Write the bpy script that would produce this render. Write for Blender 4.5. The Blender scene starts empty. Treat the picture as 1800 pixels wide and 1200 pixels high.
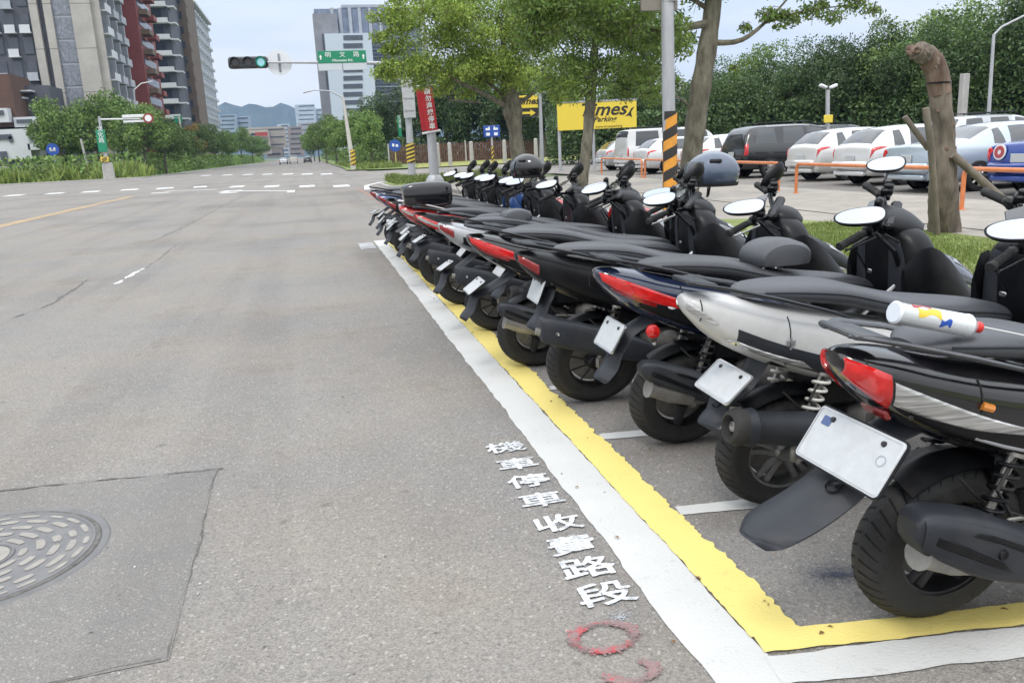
import bpy, math, random
import numpy as np
from mathutils import Vector, Matrix

random.seed(7); rng = np.random.default_rng(7)
SC = bpy.context.scene
COL = SC.collection
PI = math.pi; R = math.radians

# ------------------------------------------------------------------ camera
F, CH = 1450.0, 1.5
def _n(v): return v / np.linalg.norm(v)
_p = np.array([(542-900)/F, (600-275)/F, -1.0]); _q = np.array([(1542-900)/F, (600-226)/F, -1.0])
_Y = _n(_p); _Z = _n(np.cross(_q, _p)); _Z = _Z if _Z[1] > 0 else -_Z
_X = np.cross(_Y, _Z)
W = np.array([_X, _Y, _Z])
cam_d = bpy.data.cameras.new('camera'); cam = bpy.data.objects.new('camera', cam_d); COL.objects.link(cam)
cam_d.sensor_width = 36; cam_d.lens = 36*F/1800; cam_d.clip_start = .05; cam_d.clip_end = 9000
M4 = Matrix([[*W[0], 0], [*W[1], 0], [*W[2], CH], [0, 0, 0, 1]])
cam.matrix_world = M4
SC.camera = cam
def at(x, y, Y):
    d = W @ np.array([(x-900)/F, (600-y)/F, -1.0]); return Vector((d[0]*Y/d[1], Y, CH + d[2]*Y/d[1]))
def gp(x, y, z=0.0):
    d = W @ np.array([(x-900)/F, (600-y)/F, -1.0]); t = (z-CH)/d[2]; return Vector((d[0]*t, d[1]*t, z))

# ------------------------------------------------------------------ world, sun, exposure
SC.view_settings.view_transform = 'Standard'; SC.view_settings.look = 'None'
SC.view_settings.exposure = 0.31; SC.view_settings.gamma = 1.0; SC.view_settings.use_curve_mapping = False
SUN_EL, SUN_AZ = R(58), R(215)
wd = bpy.data.worlds.new('World'); SC.world = wd; wd.use_nodes = True
nt = wd.node_tree; nt.nodes.clear()
def N(t, kind, **kw):
    n = t.nodes.new(kind)
    for k, v in kw.items(): setattr(n, k, v)
    return n
def L(t, a, b): t.links.new(a, b)
out = N(nt, 'ShaderNodeOutputWorld'); bg = N(nt, 'ShaderNodeBackground'); bg.inputs[1].default_value = .1
sky = N(nt, 'ShaderNodeTexSky', sky_type='NISHITA', sun_disc=False, sun_elevation=SUN_EL, sun_rotation=SUN_AZ, air_density=1.3, dust_density=1.5)
tc = N(nt, 'ShaderNodeTexCoord'); sep = N(nt, 'ShaderNodeSeparateXYZ'); L(nt, tc.outputs['Generated'], sep.inputs[0])
mp = N(nt, 'ShaderNodeMapping'); mp.inputs['Scale'].default_value = (1.6, 1.6, 7.5); mp.inputs['Location'].default_value = (.35, .1, .2); L(nt, tc.outputs['Generated'], mp.inputs[0])
nz = N(nt, 'ShaderNodeTexNoise'); nz.inputs['Scale'].default_value = 1.7; nz.inputs['Detail'].default_value = 7; nz.inputs['Roughness'].default_value = .52
nz.inputs['Distortion'].default_value = .35
L(nt, mp.outputs[0], nz.inputs['Vector'])
cov = N(nt, 'ShaderNodeMapRange'); cov.inputs[1].default_value = .36; cov.inputs[2].default_value = .60; cov.inputs[3].default_value = .84; cov.inputs[4].default_value = 1.0
L(nt, nz.outputs['Fac'], cov.inputs[0])
# an overcast sky is brighter overhead than at the horizon
el = N(nt, 'ShaderNodeMapRange'); el.inputs[1].default_value = .12; el.inputs[2].default_value = .75; el.inputs[3].default_value = 9.2; el.inputs[4].default_value = 21.0
L(nt, sep.outputs['Z'], el.inputs[0])
nz2 = N(nt, 'ShaderNodeTexNoise'); nz2.inputs['Scale'].default_value = 2.6; nz2.inputs['Detail'].default_value = 5; L(nt, mp.outputs[0], nz2.inputs['Vector'])
cr_ = N(nt, 'ShaderNodeValToRGB'); L(nt, nz2.outputs['Fac'], cr_.inputs[0])
cr_.color_ramp.elements[0].position = .38; cr_.color_ramp.elements[0].color = (.84, .895, .97, 1)
cr_.color_ramp.elements[1].position = .60; cr_.color_ramp.elements[1].color = (1.0, 1.0, 1.0, 1)
mul = N(nt, 'ShaderNodeVectorMath', operation='SCALE'); L(nt, cr_.outputs[0], mul.inputs[0]); L(nt, el.outputs[0], mul.inputs['Scale'])
# the clear gaps between the clouds, pale blue
gap = N(nt, 'ShaderNodeMixRGB'); gap.inputs[0].default_value = .55; L(nt, sky.outputs[0], gap.inputs[1]); gap.inputs[2].default_value = (3.6, 5.0, 6.8, 1)
mx = N(nt, 'ShaderNodeMixRGB'); L(nt, cov.outputs[0], mx.inputs[0]); L(nt, gap.outputs[0], mx.inputs[1]); L(nt, mul.outputs[0], mx.inputs[2])
L(nt, mx.outputs[0], bg.inputs[0]); L(nt, bg.outputs[0], out.inputs[0])
sd = bpy.data.lights.new('sun', 'SUN'); sd.energy = 1.1; sd.angle = R(14); sd.color = (1, .96, .9)
so = bpy.data.objects.new('sun', sd); COL.objects.link(so)
so.rotation_euler = Vector((math.sin(SUN_AZ)*math.cos(SUN_EL), math.cos(SUN_AZ)*math.cos(SUN_EL), math.sin(SUN_EL))).to_track_quat('Z', 'Y').to_euler()
SC.cycles.use_denoising = True
SC.cycles.max_bounces = 6; SC.cycles.diffuse_bounces = 3; SC.cycles.glossy_bounces = 3; SC.cycles.transmission_bounces = 4; SC.cycles.transparent_max_bounces = 6
SC.cycles.caustics_reflective = False; SC.cycles.caustics_refractive = False

# ------------------------------------------------------------------ materials
MATS = {}
def mat(name, col, rough=.5, metal=0.0, var=0.0, scale=8.0, bump=0.0, bscale=60.0, coat=0.0, spec=.5, dirt=None, trans=0.0, stretch=None, emit=None, island=0.0, col2=None):
    if name in MATS: return MATS[name]
    m = bpy.data.materials.new(name); m.use_nodes = True; t = m.node_tree
    b = t.nodes['Principled BSDF']; MATS[name] = m
    b.inputs['Roughness'].default_value = rough; b.inputs['Metallic'].default_value = metal
    b.inputs['Specular IOR Level'].default_value = spec; b.inputs['Coat Weight'].default_value = coat; b.inputs['Coat Roughness'].default_value = .06
    c = (*col, 1); src = None
    co = N(t, 'ShaderNodeTexCoord').outputs['Object']
    if stretch:
        mpn = N(t, 'ShaderNodeMapping'); mpn.inputs['Scale'].default_value = stretch; L(t, co, mpn.inputs[0]); co = mpn.outputs[0]
    if var or dirt or col2:
        n = N(t, 'ShaderNodeTexNoise'); n.inputs['Scale'].default_value = scale; n.inputs['Detail'].default_value = 6; n.inputs['Roughness'].default_value = .62; L(t, co, n.inputs['Vector'])
        rmp = N(t, 'ShaderNodeValToRGB'); L(t, n.outputs['Fac'], rmp.inputs[0])
        rmp.color_ramp.elements[0].position = .32; rmp.color_ramp.elements[1].position = .68
        v = var or .12
        rmp.color_ramp.elements[0].color = (*[x*(1-v) for x in col], 1)
        rmp.color_ramp.elements[1].color = (*(col2 if col2 else [min(1, x*(1+v)) for x in col]), 1)
        src = rmp.outputs[0]
        if dirt:
            n2 = N(t, 'ShaderNodeTexNoise'); n2.inputs['Scale'].default_value = scale*.45; n2.inputs['Detail'].default_value = 8; n2.inputs['Roughness'].default_value = .7; L(t, co, n2.inputs['Vector'])
            r2 = N(t, 'ShaderNodeMapRange'); r2.inputs[1].default_value = .5; r2.inputs[2].default_value = .75; r2.inputs[4].default_value = dirt[3]; L(t, n2.outputs['Fac'], r2.inputs[0])
            mm = N(t, 'ShaderNodeMixRGB'); L(t, r2.outputs[0], mm.inputs[0]); L(t, src, mm.inputs[1]); mm.inputs[2].default_value = (*dirt[:3], 1); src = mm.outputs[0]
            ra = N(t, 'ShaderNodeMapRange'); ra.inputs[3].default_value = rough; ra.inputs[4].default_value = min(1, rough+.35); L(t, r2.outputs[0], ra.inputs[0]); L(t, ra.outputs[0], b.inputs['Roughness'])
    if island:
        g = N(t, 'ShaderNodeNewGeometry'); hs = N(t, 'ShaderNodeHueSaturation')
        a = N(t, 'ShaderNodeMapRange'); a.inputs[3].default_value = 1-island; a.inputs[4].default_value = 1+island; L(t, g.outputs['Random Per Island'], a.inputs[0]); L(t, a.outputs[0], hs.inputs['Value'])
        oi = N(t, 'ShaderNodeObjectInfo'); om = N(t, 'ShaderNodeMapRange'); om.inputs[3].default_value = .80; om.inputs[4].default_value = 1.30; L(t, oi.outputs['Random'], om.inputs[0]); vm = N(t, 'ShaderNodeMath', operation='MULTIPLY'); L(t, a.outputs[0], vm.inputs[0]); L(t, om.outputs[0], vm.inputs[1]); L(t, vm.outputs[0], hs.inputs['Value'])
        wn = N(t, 'ShaderNodeTexWhiteNoise', noise_dimensions='1D'); L(t, g.outputs['Random Per Island'], wn.inputs['W'])
        h2 = N(t, 'ShaderNodeMapRange'); h2.inputs[3].default_value = .475; h2.inputs[4].default_value = .515; L(t, wn.outputs['Value'], h2.inputs[0]); L(t, h2.outputs[0], hs.inputs['Hue'])
        if src: L(t, src, hs.inputs['Color'])
        else: hs.inputs['Color'].default_value = c
        src = hs.outputs[0]
    if src: L(t, src, b.inputs['Base Color'])
    else: b.inputs['Base Color'].default_value = c
    if bump:
        n3 = N(t, 'ShaderNodeTexNoise'); n3.inputs['Scale'].default_value = bscale; n3.inputs['Detail'].default_value = 4; L(t, co, n3.inputs['Vector'])
        bp = N(t, 'ShaderNodeBump'); bp.inputs['Strength'].default_value = bump; bp.inputs['Distance'].default_value = .01; L(t, n3.outputs['Fac'], bp.inputs['Height']); L(t, bp.outputs[0], b.inputs['Normal'])
    if trans:
        tr = N(t, 'ShaderNodeBsdfTranslucent'); ms = N(t, 'ShaderNodeMixShader'); ms.inputs[0].default_value = trans
        if src: L(t, src, tr.inputs[0])
        else: tr.inputs[0].default_value = c
        o = t.nodes['Material Output']; L(t, b.outputs[0], ms.inputs[1]); L(t, tr.outputs[0], ms.inputs[2]); L(t, ms.outputs[0], o.inputs[0])
    if emit:
        b.inputs['Emission Color'].default_value = (*emit[:3], 1); b.inputs['Emission Strength'].default_value = emit[3]
    return m

def asphalt(name, col, warm, spec_amt=.5, coarse=1.0):
    m = bpy.data.materials.new(name); m.use_nodes = True; t = m.node_tree; b = t.nodes['Principled BSDF']; MATS[name] = m
    co = N(t, 'ShaderNodeTexCoord').outputs['Object']
    def noise(s, d=3, r=.6):
        n = N(t, 'ShaderNodeTexNoise'); n.inputs['Scale'].default_value = s; n.inputs['Detail'].default_value = d; n.inputs['Roughness'].default_value = r; L(t, co, n.inputs['Vector']); return n.outputs['Fac']
    def rng_(v, a, b_, c, d):
        n = N(t, 'ShaderNodeMapRange'); n.inputs[1].default_value = a; n.inputs[2].default_value = b_; n.inputs[3].default_value = c; n.inputs[4].default_value = d; L(t, v, n.inputs[0]); return n.outputs[0]
    def mix(f, a, b_, mode='MIX'):
        n = N(t, 'ShaderNodeMixRGB', blend_type=mode)
        for i, v in enumerate((f, a, b_)):
            if isinstance(v, (tuple, float)): n.inputs[i].default_value = v if isinstance(v, float) else (*v, 1)
            else: L(t, v, n.inputs[i])
        return n.outputs[0]
    base = mix(rng_(noise(.55, 5, .6), .38, .62, 0, 1), tuple(col), tuple(warm))
    base = mix(rng_(noise(.23, 4, .55), .48, .62, 0, 1.0), base, mix(1.0, base, (.82, .82, .83), 'MULTIPLY'))
    base = mix(rng_(noise(1.1, 7, .72), .56, .66, 0, .8), base, mix(1.0, base, (.84, .83, .82), 'MULTIPLY'))
    base = mix(rng_(noise(3.5, 6, .7), .35, .65, .3, .7), base, mix(1.0, base, (.88, .88, .89), 'MULTIPLY'))
    mpt = N(t, 'ShaderNodeMapping'); mpt.inputs['Scale'].default_value = (1.5, .06, 1); L(t, co, mpt.inputs[0]); nt_ = N(t, 'ShaderNodeTexNoise'); nt_.inputs['Scale'].default_value = 1.0; nt_.inputs['Detail'].default_value = 5; L(t, mpt.outputs[0], nt_.inputs['Vector'])
    base = mix(rng_(nt_.outputs['Fac'], .50, .62, 0, .8), base, mix(1.0, base, (.88, .88, .89), 'MULTIPLY'))
    base = mix(rng_(noise(9, 2, .4), .70, .76, 0, .5), base, (.11, .105, .10))
    # stones of the aggregate: light and dark grains
    v = N(t, 'ShaderNodeTexVoronoi'); v.inputs['Scale'].default_value = 180*coarse; L(t, co, v.inputs['Vector'])
    sx = N(t, 'ShaderNodeSeparateXYZ'); L(t, v.outputs['Color'], sx.inputs[0])
    g = mix(rng_(sx.outputs[0], .25, .9, 0, 1), (.80, .80, .80), (1.17, 1.165, 1.16))
    base = mix(1.0, base, g, 'MULTIPLY')
    v2 = N(t, 'ShaderNodeTexVoronoi'); v2.inputs['Scale'].default_value = 105*coarse; L(t, co, v2.inputs['Vector'])
    s2 = N(t, 'ShaderNodeSeparateXYZ'); L(t, v2.outputs['Color'], s2.inputs[0])
    base = mix(rng_(s2.outputs[1], .972, .98, 0, .45), base, (.48, .46, .42))
    base = mix(rng_(s2.outputs[2], .93, .94, 0, .45), base, (.12, .115, .11))
    L(t, base, b.inputs['Base Color']); b.inputs['Roughness'].default_value = .88; b.inputs['Specular IOR Level'].default_value = spec_amt*.6
    bp = N(t, 'ShaderNodeBump'); bp.inputs['Strength'].default_value = .55; bp.inputs['Distance'].default_value = .006
    hh = N(t, 'ShaderNodeMath', operation='ADD'); L(t, v.outputs['Distance'], hh.inputs[0]); L(t, noise(60, 4), hh.inputs[1])
    L(t, hh.outputs[0], bp.inputs['Height']); L(t, bp.outputs[0], b.inputs['Normal'])
    return m

def paint(name, col, wear=.35, under=(.2, .195, .185), thr=.60):
    m = bpy.data.materials.new(name); m.use_nodes = True; t = m.node_tree; b = t.nodes['Principled BSDF']; MATS[name] = m
    co = N(t, 'ShaderNodeTexCoord').outputs['Object']
    n = N(t, 'ShaderNodeTexNoise'); n.inputs['Scale'].default_value = 38; n.inputs['Detail'].default_value = 8; n.inputs['Roughness'].default_value = .75; L(t, co, n.inputs['Vector'])
    big = N(t, 'ShaderNodeTexNoise'); big.inputs['Scale'].default_value = 3.2; big.inputs['Detail'].default_value = 5; L(t, co, big.inputs['Vector'])
    ad = N(t, 'ShaderNodeMath', operation='MULTIPLY_ADD'); L(t, big.outputs['Fac'], ad.inputs[0]); ad.inputs[1].default_value = .35; L(t, n.outputs['Fac'], ad.inputs[2])
    r = N(t, 'ShaderNodeMapRange'); r.inputs[1].default_value = thr+.18; r.inputs[2].default_value = thr+.27; r.inputs[4].default_value = wear; L(t, ad.outputs[0], r.inputs[0])
    tint = N(t, 'ShaderNodeMixRGB'); tint.inputs[1].default_value = (*col, 1); tint.inputs[2].default_value = (*[c*.82 for c in col], 1); L(t, big.outputs['Fac'], tint.inputs[0])
    mm = N(t, 'ShaderNodeMixRGB'); L(t, r.outputs[0], mm.inputs[0]); L(t, tint.outputs[0], mm.inputs[1]); mm.inputs[2].default_value = (*under, 1)
    L(t, mm.outputs[0], b.inputs['Base Color']); b.inputs['Roughness'].default_value = .7
    v = N(t, 'ShaderNodeTexVoronoi'); v.inputs['Scale'].default_value = 95; L(t, co, v.inputs['Vector'])
    bp = N(t, 'ShaderNodeBump'); bp.inputs['Strength'].default_value = .3; bp.inputs['Distance'].default_value = .004; L(t, v.outputs['Distance'], bp.inputs['Height']); L(t, bp.outputs[0], b.inputs['Normal'])
    return m

asphalt('asphalt', (.250, .240, .226), (.276, .252, .220))
asphalt('patch_asphalt', (.228, .221, .210), (.256, .238, .214), coarse=1.5)
asphalt('lot_asphalt', (.27, .25, .225), (.24, .225, .205))
MATS['white_paint'] = paint('white_paint', (.57, .57, .55))
MATS['yellow_paint'] = paint('yellow_paint', (.78, .64, .20), wear=.3)
MATS['far_white_paint'] = paint('far_white_paint', (.7, .7, .68), wear=.5, thr=.5)
MATS['pale_old_paint'] = paint('pale_old_paint', (.46, .48, .50), wear=.8, thr=.45)
MATS['orange_paint'] = paint('orange_paint', (.62, .40, .16), wear=.75, thr=.44)
MATS['stencil_paint'] = paint('stencil_paint', (.74, .77, .80), wear=.6, thr=.475)
MATS['overspray'] = paint('overspray', (.40, .42, .45), wear=.1, thr=.8)
MATS['red_spray'] = paint('red_spray', (.50, .085, .095), wear=.8, thr=.40)
concrete = mat('concrete', (.36, .35, .33), .85, var=.15, scale=3, bump=.3)
paving = mat('paving', (.30, .275, .24), .85, var=.15, scale=2.2, bump=.3)
black = mat('black_plastic', (.006, .0064, .0078), .34, var=.25, scale=14, dirt=(.035, .033, .030, .25), bump=.06, bscale=300, spec=.22)
gloss = mat('gloss_black', (.006, .006, .008), .14, coat=.55, dirt=(.08, .075, .07, .16), scale=9)
char = mat('charcoal_plastic', (.021, .024, .030), .5, var=.2, scale=10, dirt=(.075, .07, .062, .3), bump=.12, bscale=420, spec=.35)
seatm = mat('seat_vinyl', (.034, .036, .042), .40, var=.15, scale=6, dirt=(.07, .068, .065, .3), bump=.15, bscale=350)
seatg = mat('grey_seat_vinyl', (.052, .055, .063), .42, var=.15, scale=5, dirt=(.085, .082, .08, .3), bump=.15, bscale=350)
rubber = mat('rubber', (.015, .0148, .0145), .70, var=.3, scale=12, dirt=(.055, .050, .043, .5), bump=.3, bscale=120)
rimd = mat('dark_rim', (.035, .035, .038), .42, metal=.6, var=.3, dirt=(.09, .08, .065, .5), scale=12)
steel = mat('steel', (.50, .50, .50), .32, metal=1, var=.2, dirt=(.22, .17, .12, .4), scale=12)
alu = mat('cast_metal', (.30, .29, .27), .5, metal=.8, var=.25, dirt=(.15, .12, .09, .5), scale=10)
chrome = mat('mirror_glass', (.46, .49, .54), .015, metal=1)
redlens = mat('red_lens', (.50, .012, .012), .10, coat=.7, var=.25, scale=24)
darkred = mat('deep_red_lens', (.22, .008, .010), .12, coat=.7, var=.2, scale=20)
clearlens = mat('clear_lens', (.46, .46, .45), .12, metal=.6, var=.5, scale=9, stretch=(.5, 1, 12), coat=.7)
amber = mat('amber_bulb', (.55, .20, .03), .25, coat=.5)
platem = mat('plate_white', (.47, .49, .50), .38, var=.06, scale=30, dirt=(.35, .33, .30, .35))
whitep = mat('white_bodywork', (.50, .50, .495), .34, coat=.25, dirt=(.34, .32, .29, .22), scale=5)
navy = mat('navy_bodywork', (.010, .018, .050), .16, coat=.9, dirt=(.09, .09, .10, .25), scale=6)
blue = mat('blue_bodywork', (.02, .06, .20), .2, coat=.8, dirt=(.1, .1, .11, .2), scale=6)
redp = mat('red_bodywork', (.36, .012, .014), .2, coat=.8, dirt=(.2, .1, .09, .2), scale=6)
silver = mat('silver_bodywork', (.36, .37, .39), .3, metal=.5, coat=.5, dirt=(.25, .23, .2, .3), scale=5)
galv = mat('galvanised_steel', (.40, .41, .43), .5, metal=.35, var=.12, scale=5, dirt=(.26, .25, .24, .35), stretch=(1, 1, .25))
bark = mat('bark', (.105, .088, .062), .9, var=.4, scale=7, bump=.9, bscale=22, stretch=(1, 1, .35), col2=(.20, .19, .14))
barkred = mat('stripped_bark', (.135, .078, .056), .85, var=.4, scale=6, bump=1, bscale=14, stretch=(1, 1, .3), col2=(.24, .17, .13))
orange = mat('orange_rail_paint', (.62, .20, .07), .45, dirt=(.5, .36, .25, .5), scale=7)
white = mat('white_metal', (.68, .69, .70), .4)
glass = mat('car_glass', (.030, .036, .042), .04, spec=.8, coat=.5)
leaf_near = mat('leaf_near', (.155, .245, .048), .5, island=.42, trans=.35)
leaf_yel = mat('leaf_bright', (.24, .335, .065), .5, island=.45, trans=.38)
leaf_mid = mat('leaf_mid', (.125, .20, .048), .55, island=.45, trans=.3)
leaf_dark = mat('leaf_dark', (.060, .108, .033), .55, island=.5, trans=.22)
leaf_far = mat('leaf_far', (.13, .21, .05), .6, island=.45, trans=.25)
grassm = mat('grass_blade', (.15, .20, .05), .6, island=.4, trans=.3)

# ------------------------------------------------------------------ mesh helpers
class MB:
    def __init__(s): s.v = []; s.f = []
    def add(s, vs, fs):
        o = len(s.v); s.v += [tuple(map(float, v)) for v in vs]; s.f += [tuple(i+o for i in f) for f in fs]; return s
    def box(s, c, d, rot=None, ch=0.0, taper=1.0):
        hx, hy, hz = d[0]/2, d[1]/2, d[2]/2
        if ch > 0:
            ch = min(ch, .45*min(d)); vs = []
            pts = []
            for sx in (-1, 1):
                for sy in (-1, 1):
                    for sz in (-1, 1):
                        pts.append([(sx*(hx-ch), sy*(hy-ch), sz*hz), (sx*(hx-ch), sy*hy, sz*(hz-ch)), (sx*hx, sy*(hy-ch), sz*(hz-ch))])
            flat = [p for t in pts for p in t]
            import bmesh
            bm = bmesh.new()
            for p in flat: bm.verts.new(p)
            r = bmesh.ops.convex_hull(bm, input=bm.verts)
            bm.verts.ensure_lookup_table(); bm.verts.index_update()
            vs = [v.co.copy() for v in bm.verts]; fs = [tuple(v.index for v in f.verts) for f in bm.faces]; bm.free()
        else:
            vs = [Vector((sx*hx, sy*hy, sz*hz)) for sx in (-1, 1) for sy in (-1, 1) for sz in (-1, 1)]
            fs = [(0, 1, 3, 2), (4, 6, 7, 5), (0, 4, 5, 1), (2, 3, 7, 6), (0, 2, 6, 4), (1, 5, 7, 3)]
        vs = [Vector((v[0]*(taper if v[2] > 0 else 1), v[1]*(taper if v[2] > 0 else 1), v[2])) for v in vs]
        if rot is not None: vs = [rot @ v for v in vs]
        return s.add([v + Vector(c) for v in vs], fs)
    def tube(s, pts, rad, n=10, caps=True, sx=1.0, up=None):
        pts = [Vector(p) for p in pts]; m = len(pts)
        rad = [rad]*m if isinstance(rad, (int, float)) else list(rad)
        vs = []; prev = None
        for i, p in enumerate(pts):
            t = (pts[min(i+1, m-1)] - pts[max(i-1, 0)])
            t = t.normalized() if t.length > 1e-9 else Vector((0, 0, 1))
            if prev is None:
                a = Vector(up) if up else (Vector((0, 0, 1)) if abs(t.z) < .9 else Vector((1, 0, 0)))
            else: a = prev
            a = (a - t*a.dot(t)).normalized(); b = t.cross(a); prev = a
            for k in range(n):
                th = 2*PI*k/n; vs.append(p + (a*math.cos(th) + b*math.sin(th)*sx)*rad[i])
        fs = [(i*n+k, i*n+(k+1) % n, (i+1)*n+(k+1) % n, (i+1)*n+k) for i in range(m-1) for k in range(n)]
        if caps: fs += [tuple(range(n))[::-1], tuple((m-1)*n+k for k in range(n))]
        return s.add(vs, fs)
    def lathe(s, prof, c=(0, 0, 0), axis=(0, 1, 0), n=32, sc=(1, 1, 1), a0=0, a1=2*PI, close=False):
        ax = Vector(axis).normalized(); a = Vector((1, 0, 0)) if abs(ax.x) < .9 else Vector((0, 0, 1)); a = (a-ax*a.dot(ax)).normalized(); b = ax.cross(a)
        full = abs(a1-a0-2*PI) < 1e-6; k = n if full else n+1
        vs = []
        for h, r in prof:
            for i in range(k):
                th = a0+(a1-a0)*i/n; p = ax*h + (a*math.cos(th)+b*math.sin(th))*r
                vs.append(Vector((p.x*sc[0], p.y*sc[1], p.z*sc[2])) + Vector(c))
        m = len(prof); fs = []
        rows = m if close else m-1
        for j in range(rows):
            for i in range(n if full else n):
                i2 = (i+1) % k
                if not full and i+1 > n: continue
                j2 = (j+1) % m; fs.append((j*k+i, j*k+i2, j2*k+i2, j2*k+i))
        return s.add(vs, fs)
    def poly(s, pts, z0, z1):
        n = len(pts); vs = [(p[0], p[1], z0) for p in pts]+[(p[0], p[1], z1) for p in pts]
        return s.add(vs, [tuple(range(n))[::-1], tuple(range(n, 2*n))]+[(i, (i+1) % n, n+(i+1) % n, n+i) for i in range(n)])
    def prism(s, pts, axis_vec, origin=(0, 0, 0)):
        a = Vector(axis_vec); n = len(pts); vs = [Vector(p) for p in pts]+[Vector(p)+a for p in pts]
        return s.add(vs, [tuple(range(n))[::-1], tuple(range(n, 2*n))]+[(i, (i+1) % n, n+(i+1) % n, n+i) for i in range(n)])
    def grid(s, P, closed_v=False, cap=False):
        a, b = P.shape[:2]; vs = P.reshape(-1, 3)
        fs = [(i*b+j, i*b+(j+1) % b, (i+1)*b+(j+1) % b, (i+1)*b+j) for i in range(a-1) for j in range(b if closed_v else b-1)]
        if cap: fs += [tuple(range(b))[::-1], tuple((a-1)*b+k for k in range(b))]
        return s.add(vs, fs)
    def build(s, name, m, parent=None, smooth=True, ang=38):
        me = bpy.data.meshes.new(name); me.from_pydata(s.v, [], s.f)
        for x in (m if isinstance(m, (list, tuple)) else [m]): me.materials.append(MATS[x] if isinstance(x, str) else x)
        import bmesh
        bm = bmesh.new(); bm.from_mesh(me); bmesh.ops.recalc_face_normals(bm, faces=bm.faces); bm.to_mesh(me); bm.free()
        if smooth:
            me.polygons.foreach_set('use_smooth', [True]*len(me.polygons)); me.set_sharp_from_angle(angle=R(ang))
        o = bpy.data.objects.new(name, me); COL.objects.link(o)
        if parent: o.parent = parent
        return o

def tag(o, label=None, cat=None, group=None, kind=None):
    if label: o['label'] = label
    if cat: o['category'] = cat
    if group: o['group'] = group
    if kind: o['kind'] = kind
    return o
def thing(name, label, cat, loc=(0, 0, 0), rot=(0, 0, 0), group=None):
    o = bpy.data.objects.new(name, None); COL.objects.link(o); o.location = loc; o.rotation_euler = rot; o.empty_display_size = .1
    return tag(o, label, cat, group)
def copy_tree(o, parent=None):
    c = o.copy(); COL.objects.link(c)
    if parent: c.parent = parent
    for ch in list(o.children): copy_tree(ch, c)
    return c
def box(c, d, **k): return MB().box(c, d, **k)

def cr(P, t):   # catmull-rom along axis 0
    n = len(P); t = np.clip(t, 0, 1)*(n-1); i = np.minimum(t.astype(int), n-2); f = (t-i)[:, None, None]
    g = lambda k: P[np.clip(k, 0, n-1)]
    p0, p1, p2, p3 = g(i-1), g(i), g(i+1), g(i+2)
    return .5*((2*p1)+(-p0+p2)*f+(2*p0-5*p1+4*p2-p3)*f*f+(-p0+3*p1-3*p2+p3)*f**3)
class Loft:
    """sections of M ring points each; v runs round the ring, u along the body"""
    def __init__(s, S): s.S = np.array(S, float); s.M = s.S.shape[1]
    def pt(s, u, v):
        u = np.atleast_1d(np.asarray(u, float)); v = np.atleast_1d(np.asarray(v, float)) % 1.0
        Rr = cr(s.S, u); a = v*s.M; i = a.astype(int) % s.M; f = (a-np.floor(a))[:, None]
        k = np.arange(len(u)); return Rr[k, i]*(1-f)+Rr[k, (i+1) % s.M]*f
    def mesh(s, mb, nu=24):
        us = np.linspace(0, 1, nu+1); mb.grid(cr(s.S, us), closed_v=True, cap=True); return mb
    def patch(s, mb, quad, off=.004, nu=10, nv=6, thick=.0):
        """quad: 4 corners (u,v) in order; a panel following the surface, standing off it with its edges turned in"""
        (a, b, c, d) = [np.array(q, float) for q in quad]
        G = np.zeros((nu+3, nv+3, 3))
        for i in range(nu+3):
            for j in range(nv+3):
                x = min(max(i-1, 0), nu)/nu; y = min(max(j-1, 0), nv)/nv
                uv = (a*(1-x)+b*x)*(1-y)+(d*(1-x)+c*x)*y
                e = 1e-3
                p = s.pt(uv[0], uv[1])[0]; pu = s.pt(min(uv[0]+.01, 1), uv[1])[0]-s.pt(max(uv[0]-.01, 0), uv[1])[0]; pv = s.pt(uv[0], uv[1]+.01)[0]-s.pt(uv[0], uv[1]-.01)[0]
                n = np.cross(pu, pv); ln = np.linalg.norm(n); n = n/ln if ln > 1e-9 else np.array([0, 0, 1.])
                cen = cr(s.S, np.array([uv[0]]))[0].mean(0)
                if np.dot(n, p-cen) < 0: n = -n
                edge = i in (0, nu+2) or j in (0, nv+2)
                inner = min(i-1, nu+1-i, j-1, nv+1-j) == 0
                G[i, j] = p+n*(-.006 if edge else off*(.55 if inner else 1.0))
        mb.grid(G); return mb
def sring(x, zc, hw, hh, p=2.5, M=24, yc=0.0, flat=0.0, tilt=0.0):
    out_ = []
    for k in range(M):
        a = 2*PI*k/M; cy, sz = -math.cos(a), math.sin(a)
        y = hw*math.copysign(abs(cy)**(2/p), cy); z = hh*math.copysign(abs(sz)**(2/p), sz)
        if flat and z < 0: z *= (1-flat)
        out_.append((x+tilt*z, yc+y, zc+z))
    return out_
def zring(z, xc, hx, hw, p=2.6, M=24):
    out_ = []
    for k in range(M):
        a = 2*PI*k/M; cy, sx = -math.cos(a), math.sin(a)
        out_.append((xc+hx*math.copysign(abs(sx)**(2/p), sx), hw*math.copysign(abs(cy)**(2/p), cy), z))
    return out_
def sbox(me, name, m, parent): return me.build(name, m, parent)
def coil(c0, c1, r, turns, w=.008, n=7):
    c0, c1 = Vector(c0), Vector(c1); t = (c1-c0).normalized(); a = t.orthogonal().normalized(); b = t.cross(a); k = int(turns*12)
    return MB().tube([c0+(c1-c0)*(i/k)+(a*math.cos(2*PI*i/12)+b*math.sin(2*PI*i/12))*r for i in range(k+1)], w, n)
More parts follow.
